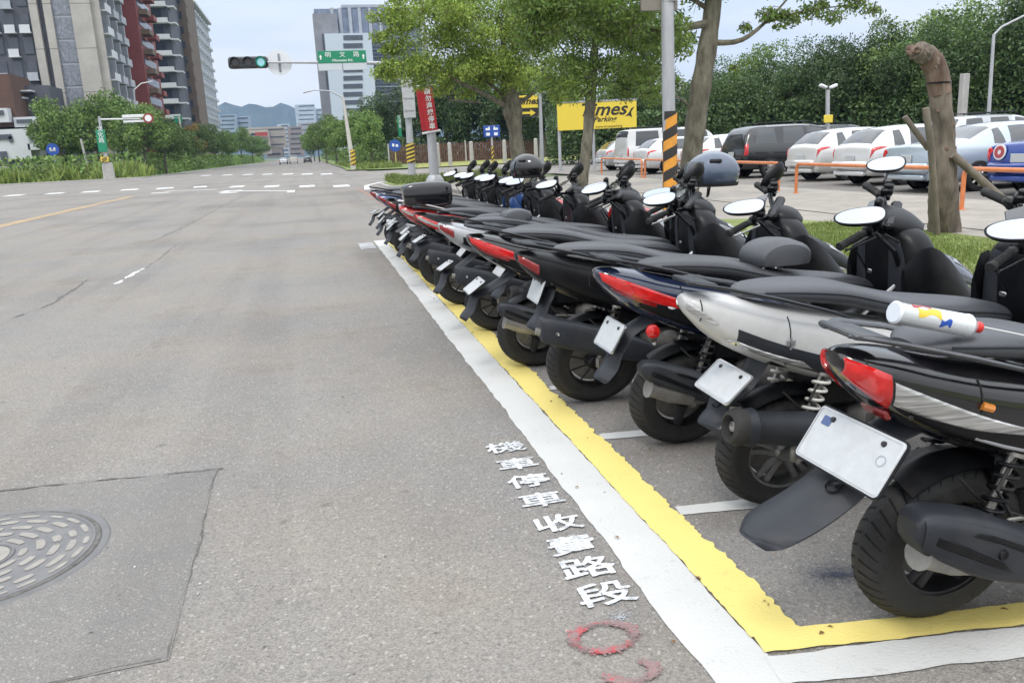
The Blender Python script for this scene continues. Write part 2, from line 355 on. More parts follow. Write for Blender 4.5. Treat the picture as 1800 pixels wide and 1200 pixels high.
def text_mesh(txt, name, m, parent, size, loc, rot=None, extrude=.002, align='CENTER', shear=0.0, sx=1.0, bold=0.0, M=None):
    c = bpy.data.curves.new(name, 'FONT'); c.body = txt; c.size = size; c.extrude = extrude; c.align_x = align; c.align_y = 'CENTER'; c.shear = shear; c.offset = bold; c.resolution_u = 3
    o = bpy.data.objects.new('t', c); COL.objects.link(o)
    dg = bpy.context.evaluated_depsgraph_get(); me = bpy.data.meshes.new_from_object(o.evaluated_get(dg)); bpy.data.objects.remove(o)
    T = M if M is not None else (Matrix.Translation(loc) @ (rot.to_4x4() if rot is not None else Matrix.Identity(4)) @ Matrix.Diagonal((sx, 1, 1, 1)))
    me.transform(T); me.name = name; me.materials.clear(); me.materials.append(MATS[m] if isinstance(m, str) else m)
    q = bpy.data.objects.new(name, me); COL.objects.link(q)
    if parent: q.parent = parent
    return q

# ------------------------------------------------------------------ ground and road
def sheet(name, pts, z, m, label=None, thick=0.0):
    mb = MB()
    if thick: mb.poly(pts, z-thick, z)
    else: mb.add([(p[0], p[1], z) for p in pts], [tuple(range(len(pts)))])
    return tag(mb.build(name, m, smooth=False), label, kind='structure')
def rect(x0, y0, x1, y1): return [(x0, y0), (x1, y0), (x1, y1), (x0, y1)]
mat('earth', (.10, .13, .05), .95, var=.3, scale=.06)
sheet('ground', rect(-3500, -60, 3500, 5200), -.03, 'earth')
sheet('road', rect(-26, -20, 4.9, 1500), 0, 'asphalt')
mat('old_kerb', (.20, .19, .175), .9, var=.3, scale=3, bump=.4)
sheet('side_street', rect(4.9, 43, 90, 73), 0.0, 'asphalt')
sheet('side_street', rect(-140, 52, -26, 104), 0.0, 'asphalt')
mat('turf', (.17, .21, .06), .95, var=.35, scale=2.5, bump=.5, bscale=30)
mat('pale_turf', (.24, .25, .07), .95, var=.25, scale=1.2)
mat('weed_turf', (.16, .21, .06), .95, var=.35, scale=.8)
# right side: kerb, grass strip, paved walk, car park
sheet('kerb', rect(4.9, -5, 5.08, 33.5), .10, 'old_kerb', thick=.2)
sheet('grass_verge', [(5.08, -5), (8.3, -5), (8.2, 10.6), (7.6, 12.8), (6.0, 13.6), (5.08, 13.8)], .10, 'turf')
sheet('footpath', rect(5.08, -5, 8.75, 33.5), .094, 'paving')
sheet('footpath', rect(8.75, -5, 12.2, 36), .104, 'paving')
sheet('parking_lot', rect(12.2, -20, 60, 43), .05, 'lot_asphalt')
sheet('parking_lot', rect(4.9, 33.5, 8.75, 36), .09, 'paving')
sheet('traffic_island', [(4.2, 35.5), (9.5, 36.5), (9.5, 43), (4.6, 42.6), (3.3, 39.5), (3.4, 36.6)], .13, 'turf', thick=.2)
sheet('kerb', [(4.1, 35.3), (9.6, 36.3), (9.6, 43.2), (4.5, 42.85), (3.1, 39.6), (3.2, 36.4)], .10, 'concrete', thick=.2)
sheet('pale_lawn', [(9, 73), (60, 73), (60, 110), (14, 110)], .08, 'pale_turf')
sheet('grass_verge', [(3.3, 80), (6, 75), (9, 73.2), (14, 110), (14, 500), (3.9, 500), (3.6, 90)], .10, 'weed_turf')
sheet('grass_verge', [(-18.5, 104), (-17, 500), (-80, 500), (-140, 500), (-140, 106)], .09, 'weed_turf')
sheet('kerb', [(-18.3, 102), (-16.8, 500), (-17, 500), (-18.5, 104), (-140, 106), (-140, 104)], .12, 'concrete', thick=.2)
# hills on the skyline
mb = MB(); P = []
prof = [(300, 226), (360, 205), (388, 186), (405, 180), (425, 184), (450, 187), (480, 189), (510, 189), (540, 194), (600, 200), (700, 205), (900, 215), (1300, 212), (2400, 215)]
for k in range(0, 221):
    x = -500+k*14
    y = np.interp(x, [-600, -100, 200]+[p[0] for p in prof], [240, 232, 228]+[p[1] for p in prof])
    top = at(x, y, 2900); top.z += 7*math.sin(k*1.7)+5*math.sin(k*.63+1)+4*random.random()
    P.append([(top.x*.93, 2650, -5), (top.x*.96, 2780, top.z*.55+8*math.sin(k*.9)), tuple(top), (top.x*1.1, 3400, top.z*.4), (top.x*1.1, 3500, -5)])
mb.grid(np.array(P)); mat('hill_forest', (.045, .060, .045), .95, var=.4, scale=.02)
tag(mb.build('hills', 'hill_forest'), 'low wooded hills on the skyline', kind='structure')

# ------------------------------------------------------------------ painted markings
def stripe(name, path, w, m, z=.004, step=.05, jag=.006, label=None, jr=None):
    """path along (x,y) points; both edges wander like brushed paint"""
    r = random.Random(sum(map(ord, name+str(path[0])))); pts = []
    for a, b in zip(path[:-1], path[1:]):
        a, b = Vector(a), Vector(b); n = max(1, int((b-a).length/step))
        pts += [a+(b-a)*i/n for i in range(n)]
    pts.append(Vector(path[-1])); vs = []; lo = [0, 0]
    for i, p in enumerate(pts):
        t = (pts[min(i+1, len(pts)-1)]-pts[max(i-1, 0)]).normalized(); nn = Vector((-t.y, t.x))
        for s_ in (0, 1):
            lo[s_] = lo[s_]*.7+r.uniform(-jag, jag)
            jj = lo[s_]*(jr[s_] if jr else 1)
            q = p+nn*(w/2*(1 if s_ else -1)+jj); vs.append((q.x, q.y, z))
    fs = [(2*i, 2*i+1, 2*i+3, 2*i+2) for i in range(len(pts)-1)]
    o = MB().add(vs, fs).build(name, m, smooth=False)
    return tag(o, label, kind='structure')
XW = 1.07; XY = 1.255
stripe('bay_edge_line', [(XW, -1), (XW, 14.7)], .205, 'white_paint', .004, label='long white line along the edge of the scooter bays')
stripe('bay_edge_line', [(1.15, 1.87), (4.85, 1.40)], .135, 'white_paint', .0055, label='white line closing the near end of the scooter bays')
stripe('yellow_line', [(XY, 2.03), (XY, 14.7)], .165, 'yellow_paint', .008, jag=.0075, jr=(1.4, .5), step=.018, label='ragged yellow line just inside the white line')
stripe('yellow_line', [(1.175, 2.0), (4.85, 1.53)], .105, 'yellow_paint', .0082, jag=.004, step=.035, label='yellow line crossing in front of the nearest scooter')
for i in range(12):
    y = 2.93+i*.95
    stripe('bay_divider', [(1.34, y), (4.2, y-.35)], .085, 'white_paint', .004, jag=.004)
stripe('lane_marking', [(.68, 14.0), (.93, 14.0)], .95, 'pale_old_paint', .0045, jag=.01, label='small faded white block beside the far end of the bays')
# double orange centre line
for dx in (0, .22): stripe('centre_line', [(-8.75+dx, 14), (-8.75+dx, 44)], .16, 'orange_paint', .005, jag=.02, step=.4)
# crossings
def block(name, x, y, w, d, ang=0, m='far_white_paint'):
    c, s_ = math.cos(ang), math.sin(ang)
    pts = [(x+c*a-s_*b, y+s_*a+c*b) for a, b in ((-w/2, -d/2), (w/2, -d/2), (w/2, d/2), (-w/2, d/2))]
    return tag(MB().add([(p[0], p[1], .005) for p in pts], [(0, 1, 2, 3)]).build(name, m, smooth=False), kind='structure')
near = [(600, 327), (540, 327.3), (478, 327.6), (417, 328), (352, 328.5), (290, 331), (228, 333.5), (160, 337), (97, 340), (25, 343.5)]
for i, (px, py) in enumerate(near):
    g = gp(px, py); block('crossing_stripe', g.x, g.y, .78 if i < 5 else 1.0, 2.5, .0 if i < 4 else .12)
for px, py in [(574, 306), (540, 306), (506, 306), (470, 306.4), (436, 307), (400, 307.6), (362, 308.6)]:
    g = gp(px, py); block('crossing_stripe', g.x, g.y, .95, 3.8)
stripe('stop_line', [tuple(gp(512, 335.5))[:2], tuple(gp(392, 335.7))[:2]], .35, 'far_white_paint', .0052, jag=.02, step=.3)
stripe('stop_line', [tuple(gp(382, 333))[:2], tuple(gp(292, 336))[:2]], .35, 'far_white_paint', .0052, jag=.02, step=.3)
g = gp(512, 336.2); block('stop_mark', g.x, g.y-.1, .32, 2.4)
for px, py, w_ in [(395, 337.5, .5), (410, 335.5, .9), (282, 339, .9), (402, 339, .8)]:
    g = gp(px, py); block('turn_marking', g.x, g.y, w_, .9, .3)
stripe('street_edge_line', [(2.3, 36.2), (2.6, 41), (3.6, 44.6), (8, 46.5), (14, 47.2), (50, 47.6)], .25, 'far_white_paint', .005, step=.5)
stripe('street_edge_line', [(-26, 95), (-60, 98), (-120, 99)], .3, 'far_white_paint', .005, step=1)
stripe('red_kerb_line', [(2.0, 14.9), (2.05, 30), (2.0, 37.5)], .10, mat('faded_red_paint', (.30, .16, .12), .8, var=.3, scale=5), .005, jag=.03, step=.3)
# cracks and repairs in the road
crackm = mat('crack_fill', (.115, .110, .102), .95, var=.4, scale=30)
def crack(path, w, seed=1, jag=.035, z=.003):
    r = random.Random(seed); vs = []; pts = []
    for a, b in zip(path[:-1], path[1:]):
        a, b = Vector(a), Vector(b); n = max(2, int((b-a).length/.06))
        pts += [a+(b-a)*i/n for i in range(n)]
    pts.append(Vector(path[-1])); off = 0
    for i, p in enumerate(pts):
        t = (pts[min(i+1, len(pts)-1)]-pts[max(i-1, 0)]).normalized(); nn = Vector((-t.y, t.x)); off = off*.85+r.uniform(-jag, jag)*.5
        gap_ = (math.sin(i*.11+seed)+math.sin(i*.37+seed*2) > 1.1); ww = w*(.05 if gap_ else max(.10, r.uniform(.0, 1.0))); q = p+nn*off; vs += [(*(q+nn*ww/2), z), (*(q-nn*ww/2), z)]
    o = MB().add(vs, [(2*i, 2*i+1, 2*i+3, 2*i+2) for i in range(len(pts)-1)]).build('road_crack', crackm, smooth=False)
    tag(o, kind='structure')
G2 = lambda x, y: tuple(gp(x, y))[:2]
crack([G2(430, 342), G2(330, 395), G2(262, 428)], .05, 1)
crack([G2(310, 430), G2(248, 476), G2(205, 498)], .035, 2)
crack([G2(155, 492), G2(75, 540), G2(20, 560)], .06, 3)
crack([G2(330, 428), G2(160, 428), G2(60, 436)], .022, 4)
stripe('lane_marking', [G2(252, 472), G2(206, 499)], .05, 'far_white_paint', .0035, jag=.02)
PT = [(-.60, 4.12), (-.575, 2.47), (-2.6, 2.35), (-2.6, 4.25)]
sheet('road_patch', PT, .0025, 'patch_asphalt', 'darker square asphalt patch around the manhole')
crack([(-.57, 4.13), (-1.3, 4.19), (-2.6, 4.26)], .022, 5, .018, .0035); crack([(-.60, 4.12), (-.585, 3.2), (-.6, 2.48)], .012, 6, .016, .0035); crack([(-.6, 2.48), (-1.1, 2.44), (-2.5, 2.38)], .010, 8, .012, .0035)
# painted characters, the red ring and the sprayed smudges
chars = [(891, 784), (917, 810), (924, 837), (936, 866), (975, 908), (998, 948), (1020, 992), (1057, 1044)]
ys = [3.90, 3.66, 3.44, 3.22, 2.98, 2.78, 2.60, 2.41]
def spray_blob(name, x, y, rx, ry, m, z=.0032, seed=3, label=None):
    r = random.Random(seed); mb = MB(); vs = []; fs = []
    for k in range(260):
        a = r.uniform(0, 2*PI); d = abs(r.gauss(.35, .5)); cx, cy = x+rx*d*math.cos(a), y+ry*d*math.sin(a); s_ = r.uniform(.0009, .0026)
        mb.add([(cx+s_*math.cos(b), cy+s_*math.sin(b), z) for b in (0, 1.2, 2.5, 3.7, 5)], [(0, 1, 2, 3, 4)]); z += .000004
    return tag(mb.build(name, m, smooth=False), label, kind='structure')
def merge_shift(o, shifts):
    v0 = [tuple(v.co) for v in o.data.vertices]; f0 = [tuple(p.vertices) for p in o.data.polygons]; V = []; F_ = []
    for i, (dx, dy) in enumerate(shifts):
        k = len(V); V += [(x+dx, y+dy, z+i*.00012) for x, y, z in v0]; F_ += [tuple(a+k for a in f) for f in f0]
    me = bpy.data.meshes.new(o.name); me.from_pydata(V, [], F_); me.materials.append(o.data.materials[0]); o.data = me
for ch, y in zip('機車停車收費路段', ys):
    o = text_mesh(ch, 'painted_lettering', 'stencil_paint', None, .19, (.835, y, .0065), extrude=0, bold=.0011, M=Matrix.Translation((.835, y-.01, .0065)) @ Matrix.Diagonal((1.10, .80, 1, 1)))
    merge_shift(o, [(0, 0), (.0026, .0009), (-.0026, -.0009), (.0007, .0024), (-.0007, -.0024)])
    tag(o, 'white stencilled characters on the asphalt beside the white line', kind='structure')
    spray_blob('overspray', .835, y, .12, .10, 'overspray', seed=int(y*100))
spray_blob('overspray', .84, 4.12, .16, .07, 'overspray', seed=77); spray_blob('overspray', .835, 2.26, .06, .04, 'overspray', seed=78)
spray_blob('overspray', 1.62, 2.28, .14, .10, mat('dark_blue_overspray', (.07, .08, .12), .8), seed=79)
spray_blob('overspray', 1.85, 2.2, .12, .06, 'dark_blue_overspray', seed=80)
for k in range(5): spray_blob('overspray', 1.60+k*.03, 2.30-k*.012, .13, .085, 'dark_blue_overspray', z=.0036+k*.004*.2, seed=90+k)
def ring(name, pts, w, m, z=.0065, label=None, n=2600):
    r = random.Random(4); mb = MB(); k = len(pts)
    for q in range(n):
        u = r.random()*(k-1); i = int(u); f = u-i; cx = pts[i][0]*(1-f)+pts[i+1][0]*f+r.gauss(0, w*.33); cy = pts[i][1]*(1-f)+pts[i+1][1]*f+r.gauss(0, w*.28); e = r.uniform(.0012, .0040)*(1+.5*math.sin(u*.5)); a = r.uniform(0, 1)
        mb.add([(cx+e*math.cos(a+b), cy+e*math.sin(a+b), z+q*1e-6) for b in (0, 1.57, 3.1, 4.7)], [(0, 1, 2, 3)])
    return tag(mb.build(name, m, smooth=False), label, kind='structure')
ring('painted_ring', [(.745+.098*math.cos(a), 2.17+.072*math.sin(a)) for a in np.linspace(0, 2*PI, 40)], .026, 'red_spray', label='red sprayed ring below the white lettering')
ring('painted_figure', [(.76+.07*math.cos(a), 1.985+.05*math.sin(a)) for a in np.linspace(PI*1.0, 2*PI+.9, 22)], .026, 'red_spray', n=1300, label='partial red sprayed figure at the bottom edge')
# manhole
mc = thing('manhole_cover', 'round grey cast iron manhole cover with sand filled slots in dark patch', 'manhole cover', (-1.43, 3.43, 0))
iron = mat('cast_iron', (.150, .149, .150), .5, metal=.15, var=.15, scale=9, dirt=(.26, .24, .21, .4), bump=.2)
sand = mat('dry_sand', (.27, .255, .23), .95, var=.15, scale=14)
MB().lathe([(0.001, 0), (.005, .02), (.006, .40), (.005, .425), (.001, .43)], axis=(0, 0, 1), n=72).build('cover', iron, mc)
MB().lathe([(0.001, .438), (.006, .444), (.007, .470), (.001, .478)], axis=(0, 0, 1), n=72).build('frame', iron, mc)
MB().lathe([(.0055, .424), (.0075, .430), (.0075, .437), (.0055, .440)], axis=(0, 0, 1), n=72).build('joint', crackm, mc)
MB().lathe([(.0058, .405), (.010, .408), (.010, .418), (.0058, .421)], axis=(0, 0, 1), n=72).build('raised_ring', iron, mc)
MB().lathe([(.0058, .112), (.010, .114), (.010, .122), (.0058, .124)], axis=(0, 0, 1), n=40).build('raised_ring', iron, mc)
mb = MB()
mb.lathe([(.0065, 0.0), (.0075, .08), (.0075, .105)], axis=(0, 0, 1), n=40)
for r_, n_, w_ in ((.155, 8, .030), (.215, 10, .034), (.275, 14, .034), (.335, 16, .030), (.385, 20, .022)):
    for k in range(n_):
        a0 = 2*PI*k/n_+r_*9; da = 2*PI/n_*(.74 if k % 3 else .55)
        vs = []; q = 7
        for i in range(q+1):
            a = a0+da*i/q; e = w_/2*(math.sin(PI*(i+.6)/(q+1.2))**.28); vs += [((r_-e)*math.cos(a), (r_-e)*math.sin(a), .0078), ((r_+e)*math.cos(a), (r_+e)*math.sin(a), .0078)]
        mb.add(vs, [(2*i, 2*i+1, 2*i+3, 2*i+2) for i in range(q)])
tag(mb.build('sand_filled_slots', sand, mc, smooth=False), kind='stuff')
# small dry leaves and stones lying on the road
mb = MB(); r = random.Random(5)
for k in range(60):
    x, y = r.uniform(.9, 2.2), 1.5+r.random()**1.5*9; s_ = r.uniform(.006, .016); a = r.uniform(0, 6)
    c, s2 = math.cos(a)*s_, math.sin(a)*s_
    mb.add([(x-c, y-s2, .010), (x+s2*.5, y-c*.5, .016), (x+c, y+s2, .010), (x-s2*.5, y+c*.5, .013)], [(0, 1, 2, 3)])
tag(mb.build('fallen_leaves', mat('dry_leaf', (.20, .12, .05), .8, island=.4), smooth=False), kind='stuff')
mb = MB()
for k in range(220):
    y = 1.6+r.random()**2*9; x = r.uniform(-.55*y, .25*y+.4); s_ = r.uniform(.003, .009)
    mb.box((x, y, s_*.4), (s_, s_*.8, s_*.7), rot=Matrix.Rotation(r.uniform(0, 3), 3, 'Z'))
tag(mb.build('loose_gravel', mat('grit', (.34, .33, .31), .9, island=.6), smooth=False), kind='stuff')

# ------------------------------------------------------------------ scooters
# local frame: x forward, y left, z up, origin where the rear tyre meets the ground
def wheel(parent, cx, rz, rx, w, steer=None, style='five', tyre_w=None, rimmat=None):
    rimmat = rimmat or rimd; k = rx/rz; c = (0, 0, 0)
    root = thing_part = MB()
    h = w/2; rr = rz*.62
    # rim with hub
    root.lathe([(-h*.75, rr*1.03), (-h*.9, rr*1.02), (-h*.85, rr*.93), (-h*.3, rr*.86), (h*.3, rr*.86), (h*.85, rr*.93), (h*.9, rr*1.02), (h*.75, rr*1.03)], n=40)
    root.lathe([(-h*.95, .0), (-h*.95, rr*.20), (-h*.6, rr*.30), (h*.6, rr*.30), (h*.95, rr*.2), (h*.95, 0)], n=24)
    n = {'five': 5, 'three': 3, 'ten': 10}[style]
    for i in range(n):
        a = 2*PI*i/n+.3; d = Vector((math.cos(a), 0, math.sin(a))); tt = Vector((-math.sin(a), 0, math.cos(a)))
        sw = {5: .030, 3: .05, 10: .013}[n]
        for sgn in ((-1, 1) if n == 5 else (0,)):
            o1 = d*rr*.24+tt*sw*.3*sgn; o2 = d*rr*.92+tt*sw*.75*sgn
            root.tube([o1+Vector((0, -h*.55, 0)), (o1+o2)/2+Vector((0, -h*.5, 0)), o2+Vector((0, -h*.45, 0))], [sw*.55, sw*.42, sw*.5], 8, sx=.8)
    ty = MB()
    prof = []
    for i in range(22):
        a = -PI*.62+PI*1.24*i/21
        prof.append((h*math.sin(a)*1.02 if abs(a) < PI/2 else h*math.copysign(1-.12*(abs(a)-PI/2), a), rz-(rz*.24)*(1-math.cos(a))*.92 if abs(a) < PI/2 else rz-(rz*.24)*.92-rz*.17*(abs(a)-PI/2)/(PI*.12)))
    ty.lathe(prof, n=64)
    gr = MB()
    for i in range(40):
        a = 2*PI*i/40
        for sg in (-1, 1):
            vs = []
            for q in range(7):
                hh_ = .10+q*.125; u = (.30 if sg > 0 else .30)*(q/6)**1.3*.42; r_ = rz-(rz*.24)*(1-math.cos(hh_*1.25))*.92+.0012; da = .016*(1-.5*q/6)
                for d_ in (-da, da): vs.append((math.cos(a+u+d_)*r_, sg*h*math.sin(hh_*1.25)*1.02, math.sin(a+u+d_)*r_))
            gr.add(vs, [(2*q, 2*q+1, 2*q+3, 2*q+2) for q in range(6)])
    def fin(mbs, name, m, par):
        M = Matrix.Diagonal((k, 1, 1, 1)); T = Matrix.Translation((cx, 0, rz)) @ M
        mbs.v = [tuple((steer(T @ Vector(v)) if steer else T @ Vector(v))) for v in mbs.v]
        return mbs.build(name, m, par)
    whl = fin(root, 'wheel', rimmat, parent)
    fin(ty, 'tyre', rubber, whl)
    fin(gr, 'tread_grooves', mat('groove_black', (.003, .003, .003), .9), whl)['kind'] = 'stuff'
    if True:
        br = MB().lathe([(h*.3, rr*.3), (h*.3, rr*.8), (h*.36, rr*.8), (h*.36, rr*.3)], n=36, close=True); fin(br, 'brake_disc', alu, whl)
    return whl

COWL = [(-.45, .905, .030, .020, 2), (-.41, .880, .075, .050, 2.3), (-.29, .820, .120, .096, 2.6), (-.05, .730, .150, .126, 2.8), (.27, .640, .172, .146, 3), (.55, .548, .172, .168, 3), (.74, .445, .145, .160, 3), (.86, .37, .10, .10, 2.5)]
SEAT = [(-.22, .915, .05, .016, 2.2), (-.16, .918, .10, .030, 2.5), (0, .905, .130, .044, 2.8), (.18, .880, .140, .050, 3), (.34, .838, .145, .050, 3), (.50, .798, .150, .048, 3), (.68, .768, .145, .050, 3), (.86, .742, .120, .052, 2.8), (1.0, .715, .085, .046, 2.5), (1.06, .695, .04, .030, 2.2)]
PIV = Vector((1.13, 0, 1.0)); AX = Vector((-.34, 0, .76)).normalized()
NAKED = [0]
def make_scooter(label, y, x0, yaw=0.0, lean=0.0, steer=40, body=black, seat=seatm, lens='red_big', plate=(.27, .145), plate_pose=(-.40, 0, .60), plate_tilt=28, plate_roll=0, flap='long', flapmat=char,
                 muff='box', muffmat=char, spring=None, rail='wing', railmat=char, wheelst='five', cowl_dz=0.0, cowl_w=1.0, front=black, accent=None, extra=(), rz=.24, rim=None, mirror='normal', sc_=1.0, group='scooters parked in the marked bays', side_case=black):
    t = thing('motor_scooter', label, 'scooter', (x0, y, 0.0), (R(lean), 0, R(yaw)), group); t.scale = (sc_,)*3
    rxw = rz*1.16; NAKED[0] += 1; naked = NAKED[0] % 3 != 0
    Rm = Matrix.Rotation(R(-steer), 4, AX)
    def S(p):
        q = Rm @ (Vector(p)-PIV); return Vector((q.x*1.12, q.y, q.z))+PIV
    def SB(mb, name, m, parent=None): mb.v = [tuple(S(v)) for v in mb.v]; return mb.build(name, m, parent or t)
    wheel(t, 0, rz, rxw, .125, style=wheelst, rimmat=(rimd if wheelst != 'five' or rim == 'dark' else mat('silver_rim', (.20, .20, .20), .4, metal=.7, var=.3, dirt=(.08, .07, .06, .6), scale=14)))
    wheel(t, 1.56, .235, .272, .095, steer=S, style=wheelst if wheelst != 'three' else 'five')
    dz = cowl_dz
    cl = Loft([sring(x, zc+dz, hw*cowl_w, hh, p) for x, zc, hw, hh, p in COWL])
    body_o = cl.mesh(MB(), 30).build('rear_cowl', body, t)
    # panel joints and lower skirt
    mb = MB()
    for v0 in (-.045, .455): cl.patch(mb, [(.30, v0-.055), (.93, v0-.07), (.93, v0+.01), (.30, v0+.035)] if v0 < 0 else [(.30, .5+.055), (.93, .5+.07), (.93, .5-.01), (.30, .5-.035)], .006)
    mb.build('side_panel', side_case, t)
    st = Loft([sring(x, zc+dz*.8, hw, hh, p, flat=.25) for x, zc, hw, hh, p in SEAT]).mesh(MB(), 34).build('seat', seat, t)
    # piping where the two halves of the seat meet
    s2 = Loft([sring(x, zc+dz*.8, hw, hh, p, flat=.25) for x, zc, hw, hh, p in SEAT])
    us = np.linspace(.12, .95, 24)
    for v in (.03, .47): MB().tube([Vector(s2.pt(u, v)[0]) for u in us], .0045, 6).build('seat_seam', char, st)
    # under-seat frame
    MB().tube([(-.12, -.09, .66), (.2, -.11, .56), (.6, -.12, .42), (.8, -.1, .34)], .018, 8).tube([(-.12, .09, .66), (.2, .11, .56), (.6, .12, .42), (.8, .1, .34)], .018, 8).box((.35, 0, .50), (.5, .2, .16), ch=.03).build('frame', black, t)
    # lamps on the tail
    def lamp(name, m, q, off=.006):
        for mir in (0, 1):
            qq = [((u, .5-v) if mir else (u, v)) for u, v in q]
            o = cl.patch(MB(), qq, off, 12, 8).build(name, m, t)
    if lens == 'red_big':
        lamp('tail_light', redlens, [(.10, -.06), (.50, .000), (.50, .015), (.06, .075)], .009)
        lamp('turn_signal', darkred, [(.17, -.085), (.36, -.040), (.36, -.012), (.16, -.062)], .006)
    elif lens == 'red_clear':
        lamp('tail_light', redlens, [(.06, -.15), (.250, -.115), (.235, .045), (.04, .09)], .012)
        lamp('turn_signal', clearlens, [(.254, -.075), (.50, -.022), (.50, -.008), (.246, .022)], .009)
        MB().tube([(-.07, -.148, .765+dz), (-.04, -.157, .755+dz)], .012, 8).build('bulb', amber, t)
    elif lens == 'clear_tip':
        lamp('tail_light', clearlens, [(.03, -.13), (.10, -.09), (.24, -.03), (.06, .05)], .006)
        lamp('turn_signal', clearlens, [(.27, -.115), (.47, -.085), (.45, -.055), (.30, -.075)], .010)
    elif lens == 'white_red':
        lamp('tail_light', redlens, [(.06, -.10), (.40, -.05), (.40, .01), (.05, .07)], .008)
        lamp('turn_signal', clearlens, [(.12, -.055), (.34, -.025), (.34, -.005), (.10, .03)], .015)
    else:
        lamp('tail_light', darkred, [(.06, -.10), (.24, -.07), (.24, .02), (.05, .07)], .008)
    # grab rail
    zt = .93+dz
    if rail == 'wing':
        for s_ in (-1, 1):
            P_ = [(.22, s_*.160, zt-.135), (.06, s_*.178, zt-.075), (-.14, s_*.172, zt-.015), (-.34, s_*.125, zt+.035), (-.45, s_*.05, zt+.05)]
            MB().tube(P_, [.012, .017, .019, .018, .013], 12, sx=.42, up=(0, s_, .2)).build('grab_rail', railmat, t)
        MB().box((-.39, 0, zt+.042), (.12, .16, .018), ch=.006, rot=Matrix.Rotation(R(12), 3, 'Y')).build('rail_plate', railmat, t)
    else:
        MB().tube([(.20, -.155, zt-.12), (.0, -.165, zt-.02), (-.22, -.15, zt+.04), (-.40, -.08, zt+.065), (-.40, .08, zt+.065), (-.22, .15, zt+.04), (.0, .165, zt-.02), (.20, .155, zt-.12)], .013, 10).tube([(-.2, -.14, zt+.045), (-.2, .14, zt+.045)], .010, 8).build('grab_rail', railmat, t)
    # inner fender over the wheel, number plate bracket, mud flap
    mb = MB(); P_ = []
    for i in range(15):
        a = R(38+(126-38)*i/14); P_.append([(math.cos(a)*(rxw+.045), yy, rz+math.sin(a)*(rz+.05)-abs(yy)*.35) for yy in (-.085, -.07, -.035, 0, .035, .07, .085)])
    mb.grid(np.array(P_)); P2 = [[(p[0]*.97, p[1]*.93, p[2]-.008) for p in row] for row in P_]; mb.grid(np.array(P2)); mb.build('rear_fender', black, t)
    px, py, pz = plate_pose
    nrm = Vector((-math.cos(R(plate_tilt)), 0, math.sin(R(plate_tilt))))
    dn = Vector((-math.sin(R(plate_tilt)), 0, -math.cos(R(plate_tilt))))
    # flap: a tapered curved tongue from under the tail, past the plate, out over the wheel
    if flap:
        fl = {'long': .165, 'mid': .155, 'short': .12, 'wide': .33}[flap]; ww = {'long': .078, 'mid': .08, 'short': .07, 'wide': .098}[flap]
        P_ = []
        fd = Vector((-.90, 0, -.44)) if flap == 'wide' else Vector((-.50, 0, -.866)); fc = Vector((px, py, pz)); fn = Vector((fd.z, 0, -fd.x))
        s0 = fc+dn*.055-nrm*.035 if flap != 'wide' else fc+dn*.06-nrm*.05
        pts = [(Vector((-.10, py, .72)), .065), (fc-dn*.07-nrm*.055, .070), (fc-nrm*.042, .08), (s0, ww), (s0+fd*fl*.45-fn*.012, ww*1.05), (s0+fd*fl*.86, ww*1.0), (s0+fd*fl, ww*.62)]
        A = np.array([[*p, w_] for p, w_ in pts])[:, None, :]; Q = cr(A, np.linspace(0, 1, 22))[:, 0]
        for sgn in (0, 1):
            G = [[(q[0]+(-.006 if sgn else 0)+abs(yy)**2*.035, yy*q[3], q[2]-(.008 if sgn else 0)-abs(yy)**2*.022) for yy in np.linspace(-1, 1, 9)] for q in Q]
            P_.append(np.array(G))
        mb = MB(); a, b = P_; ringP = np.concatenate([a, b[:, ::-1]], axis=1); mb.grid(ringP, closed_v=True, cap=True)
        fo = mb.build('mud_flap', flapmat, t)
        MB().lathe([(0, .0), (.004, .022), (0, .026)], c=tuple(s0+fd*fl*.15-fn*.004), axis=-fn, n=20).build('flap_bolt', black, fo)
    # number plate
    pw, ph = plate; rr = Matrix.Rotation(R(plate_roll), 3, nrm); ey = rr @ Vector((0, 1, 0)); ez = rr @ (-dn)
    c = Vector((px, py, pz))
    def rrect(w, h, rad, k=5):
        o = []
        for cx_, cy_, a0 in ((w/2-rad, h/2-rad, 0), (-w/2+rad, h/2-rad, 90), (-w/2+rad, -h/2+rad, 180), (w/2-rad, -h/2+rad, 270)):
            o += [(cx_+rad*math.cos(R(a0+90*i/k)), cy_+rad*math.sin(R(a0+90*i/k))) for i in range(k+1)]
        return o
    po = MB().prism([c+ey*a+ez*b for a, b in rrect(pw, ph, .014)], nrm*.0025).build('number_plate', platem, t, smooth=False)
    mb = MB(); o1 = rrect(pw-.006, ph-.006, .012); o2 = rrect(pw-.013, ph-.013, .009); k = len(o1)
    mb.add([c+ey*a+ez*b+nrm*.0028 for a, b in o1]+[c+ey*a+ez*b+nrm*.0045 for a, b in o2], [(i, (i+1) % k, k+(i+1) % k, k+i) for i in range(k)]); mb.build('raised_rim', platem, po)
    mb = MB(); o1 = rrect(pw+.012, ph+.012, .018); mb.prism([c+ey*a+ez*b-nrm*.006 for a, b in o1], nrm*.0055); mb.build('plate_frame', black if 'chrome_frame' not in extra else steel, po, smooth=False)
    for s_ in (-1, 1): MB().lathe([(0, 0), (.006, .0), (.006, .007), (0, .009)], c=tuple(c+ey*s_*pw*.30+ez*ph*.34+nrm*.002), axis=nrm, n=12).build('plate_bolt', rimd, po)
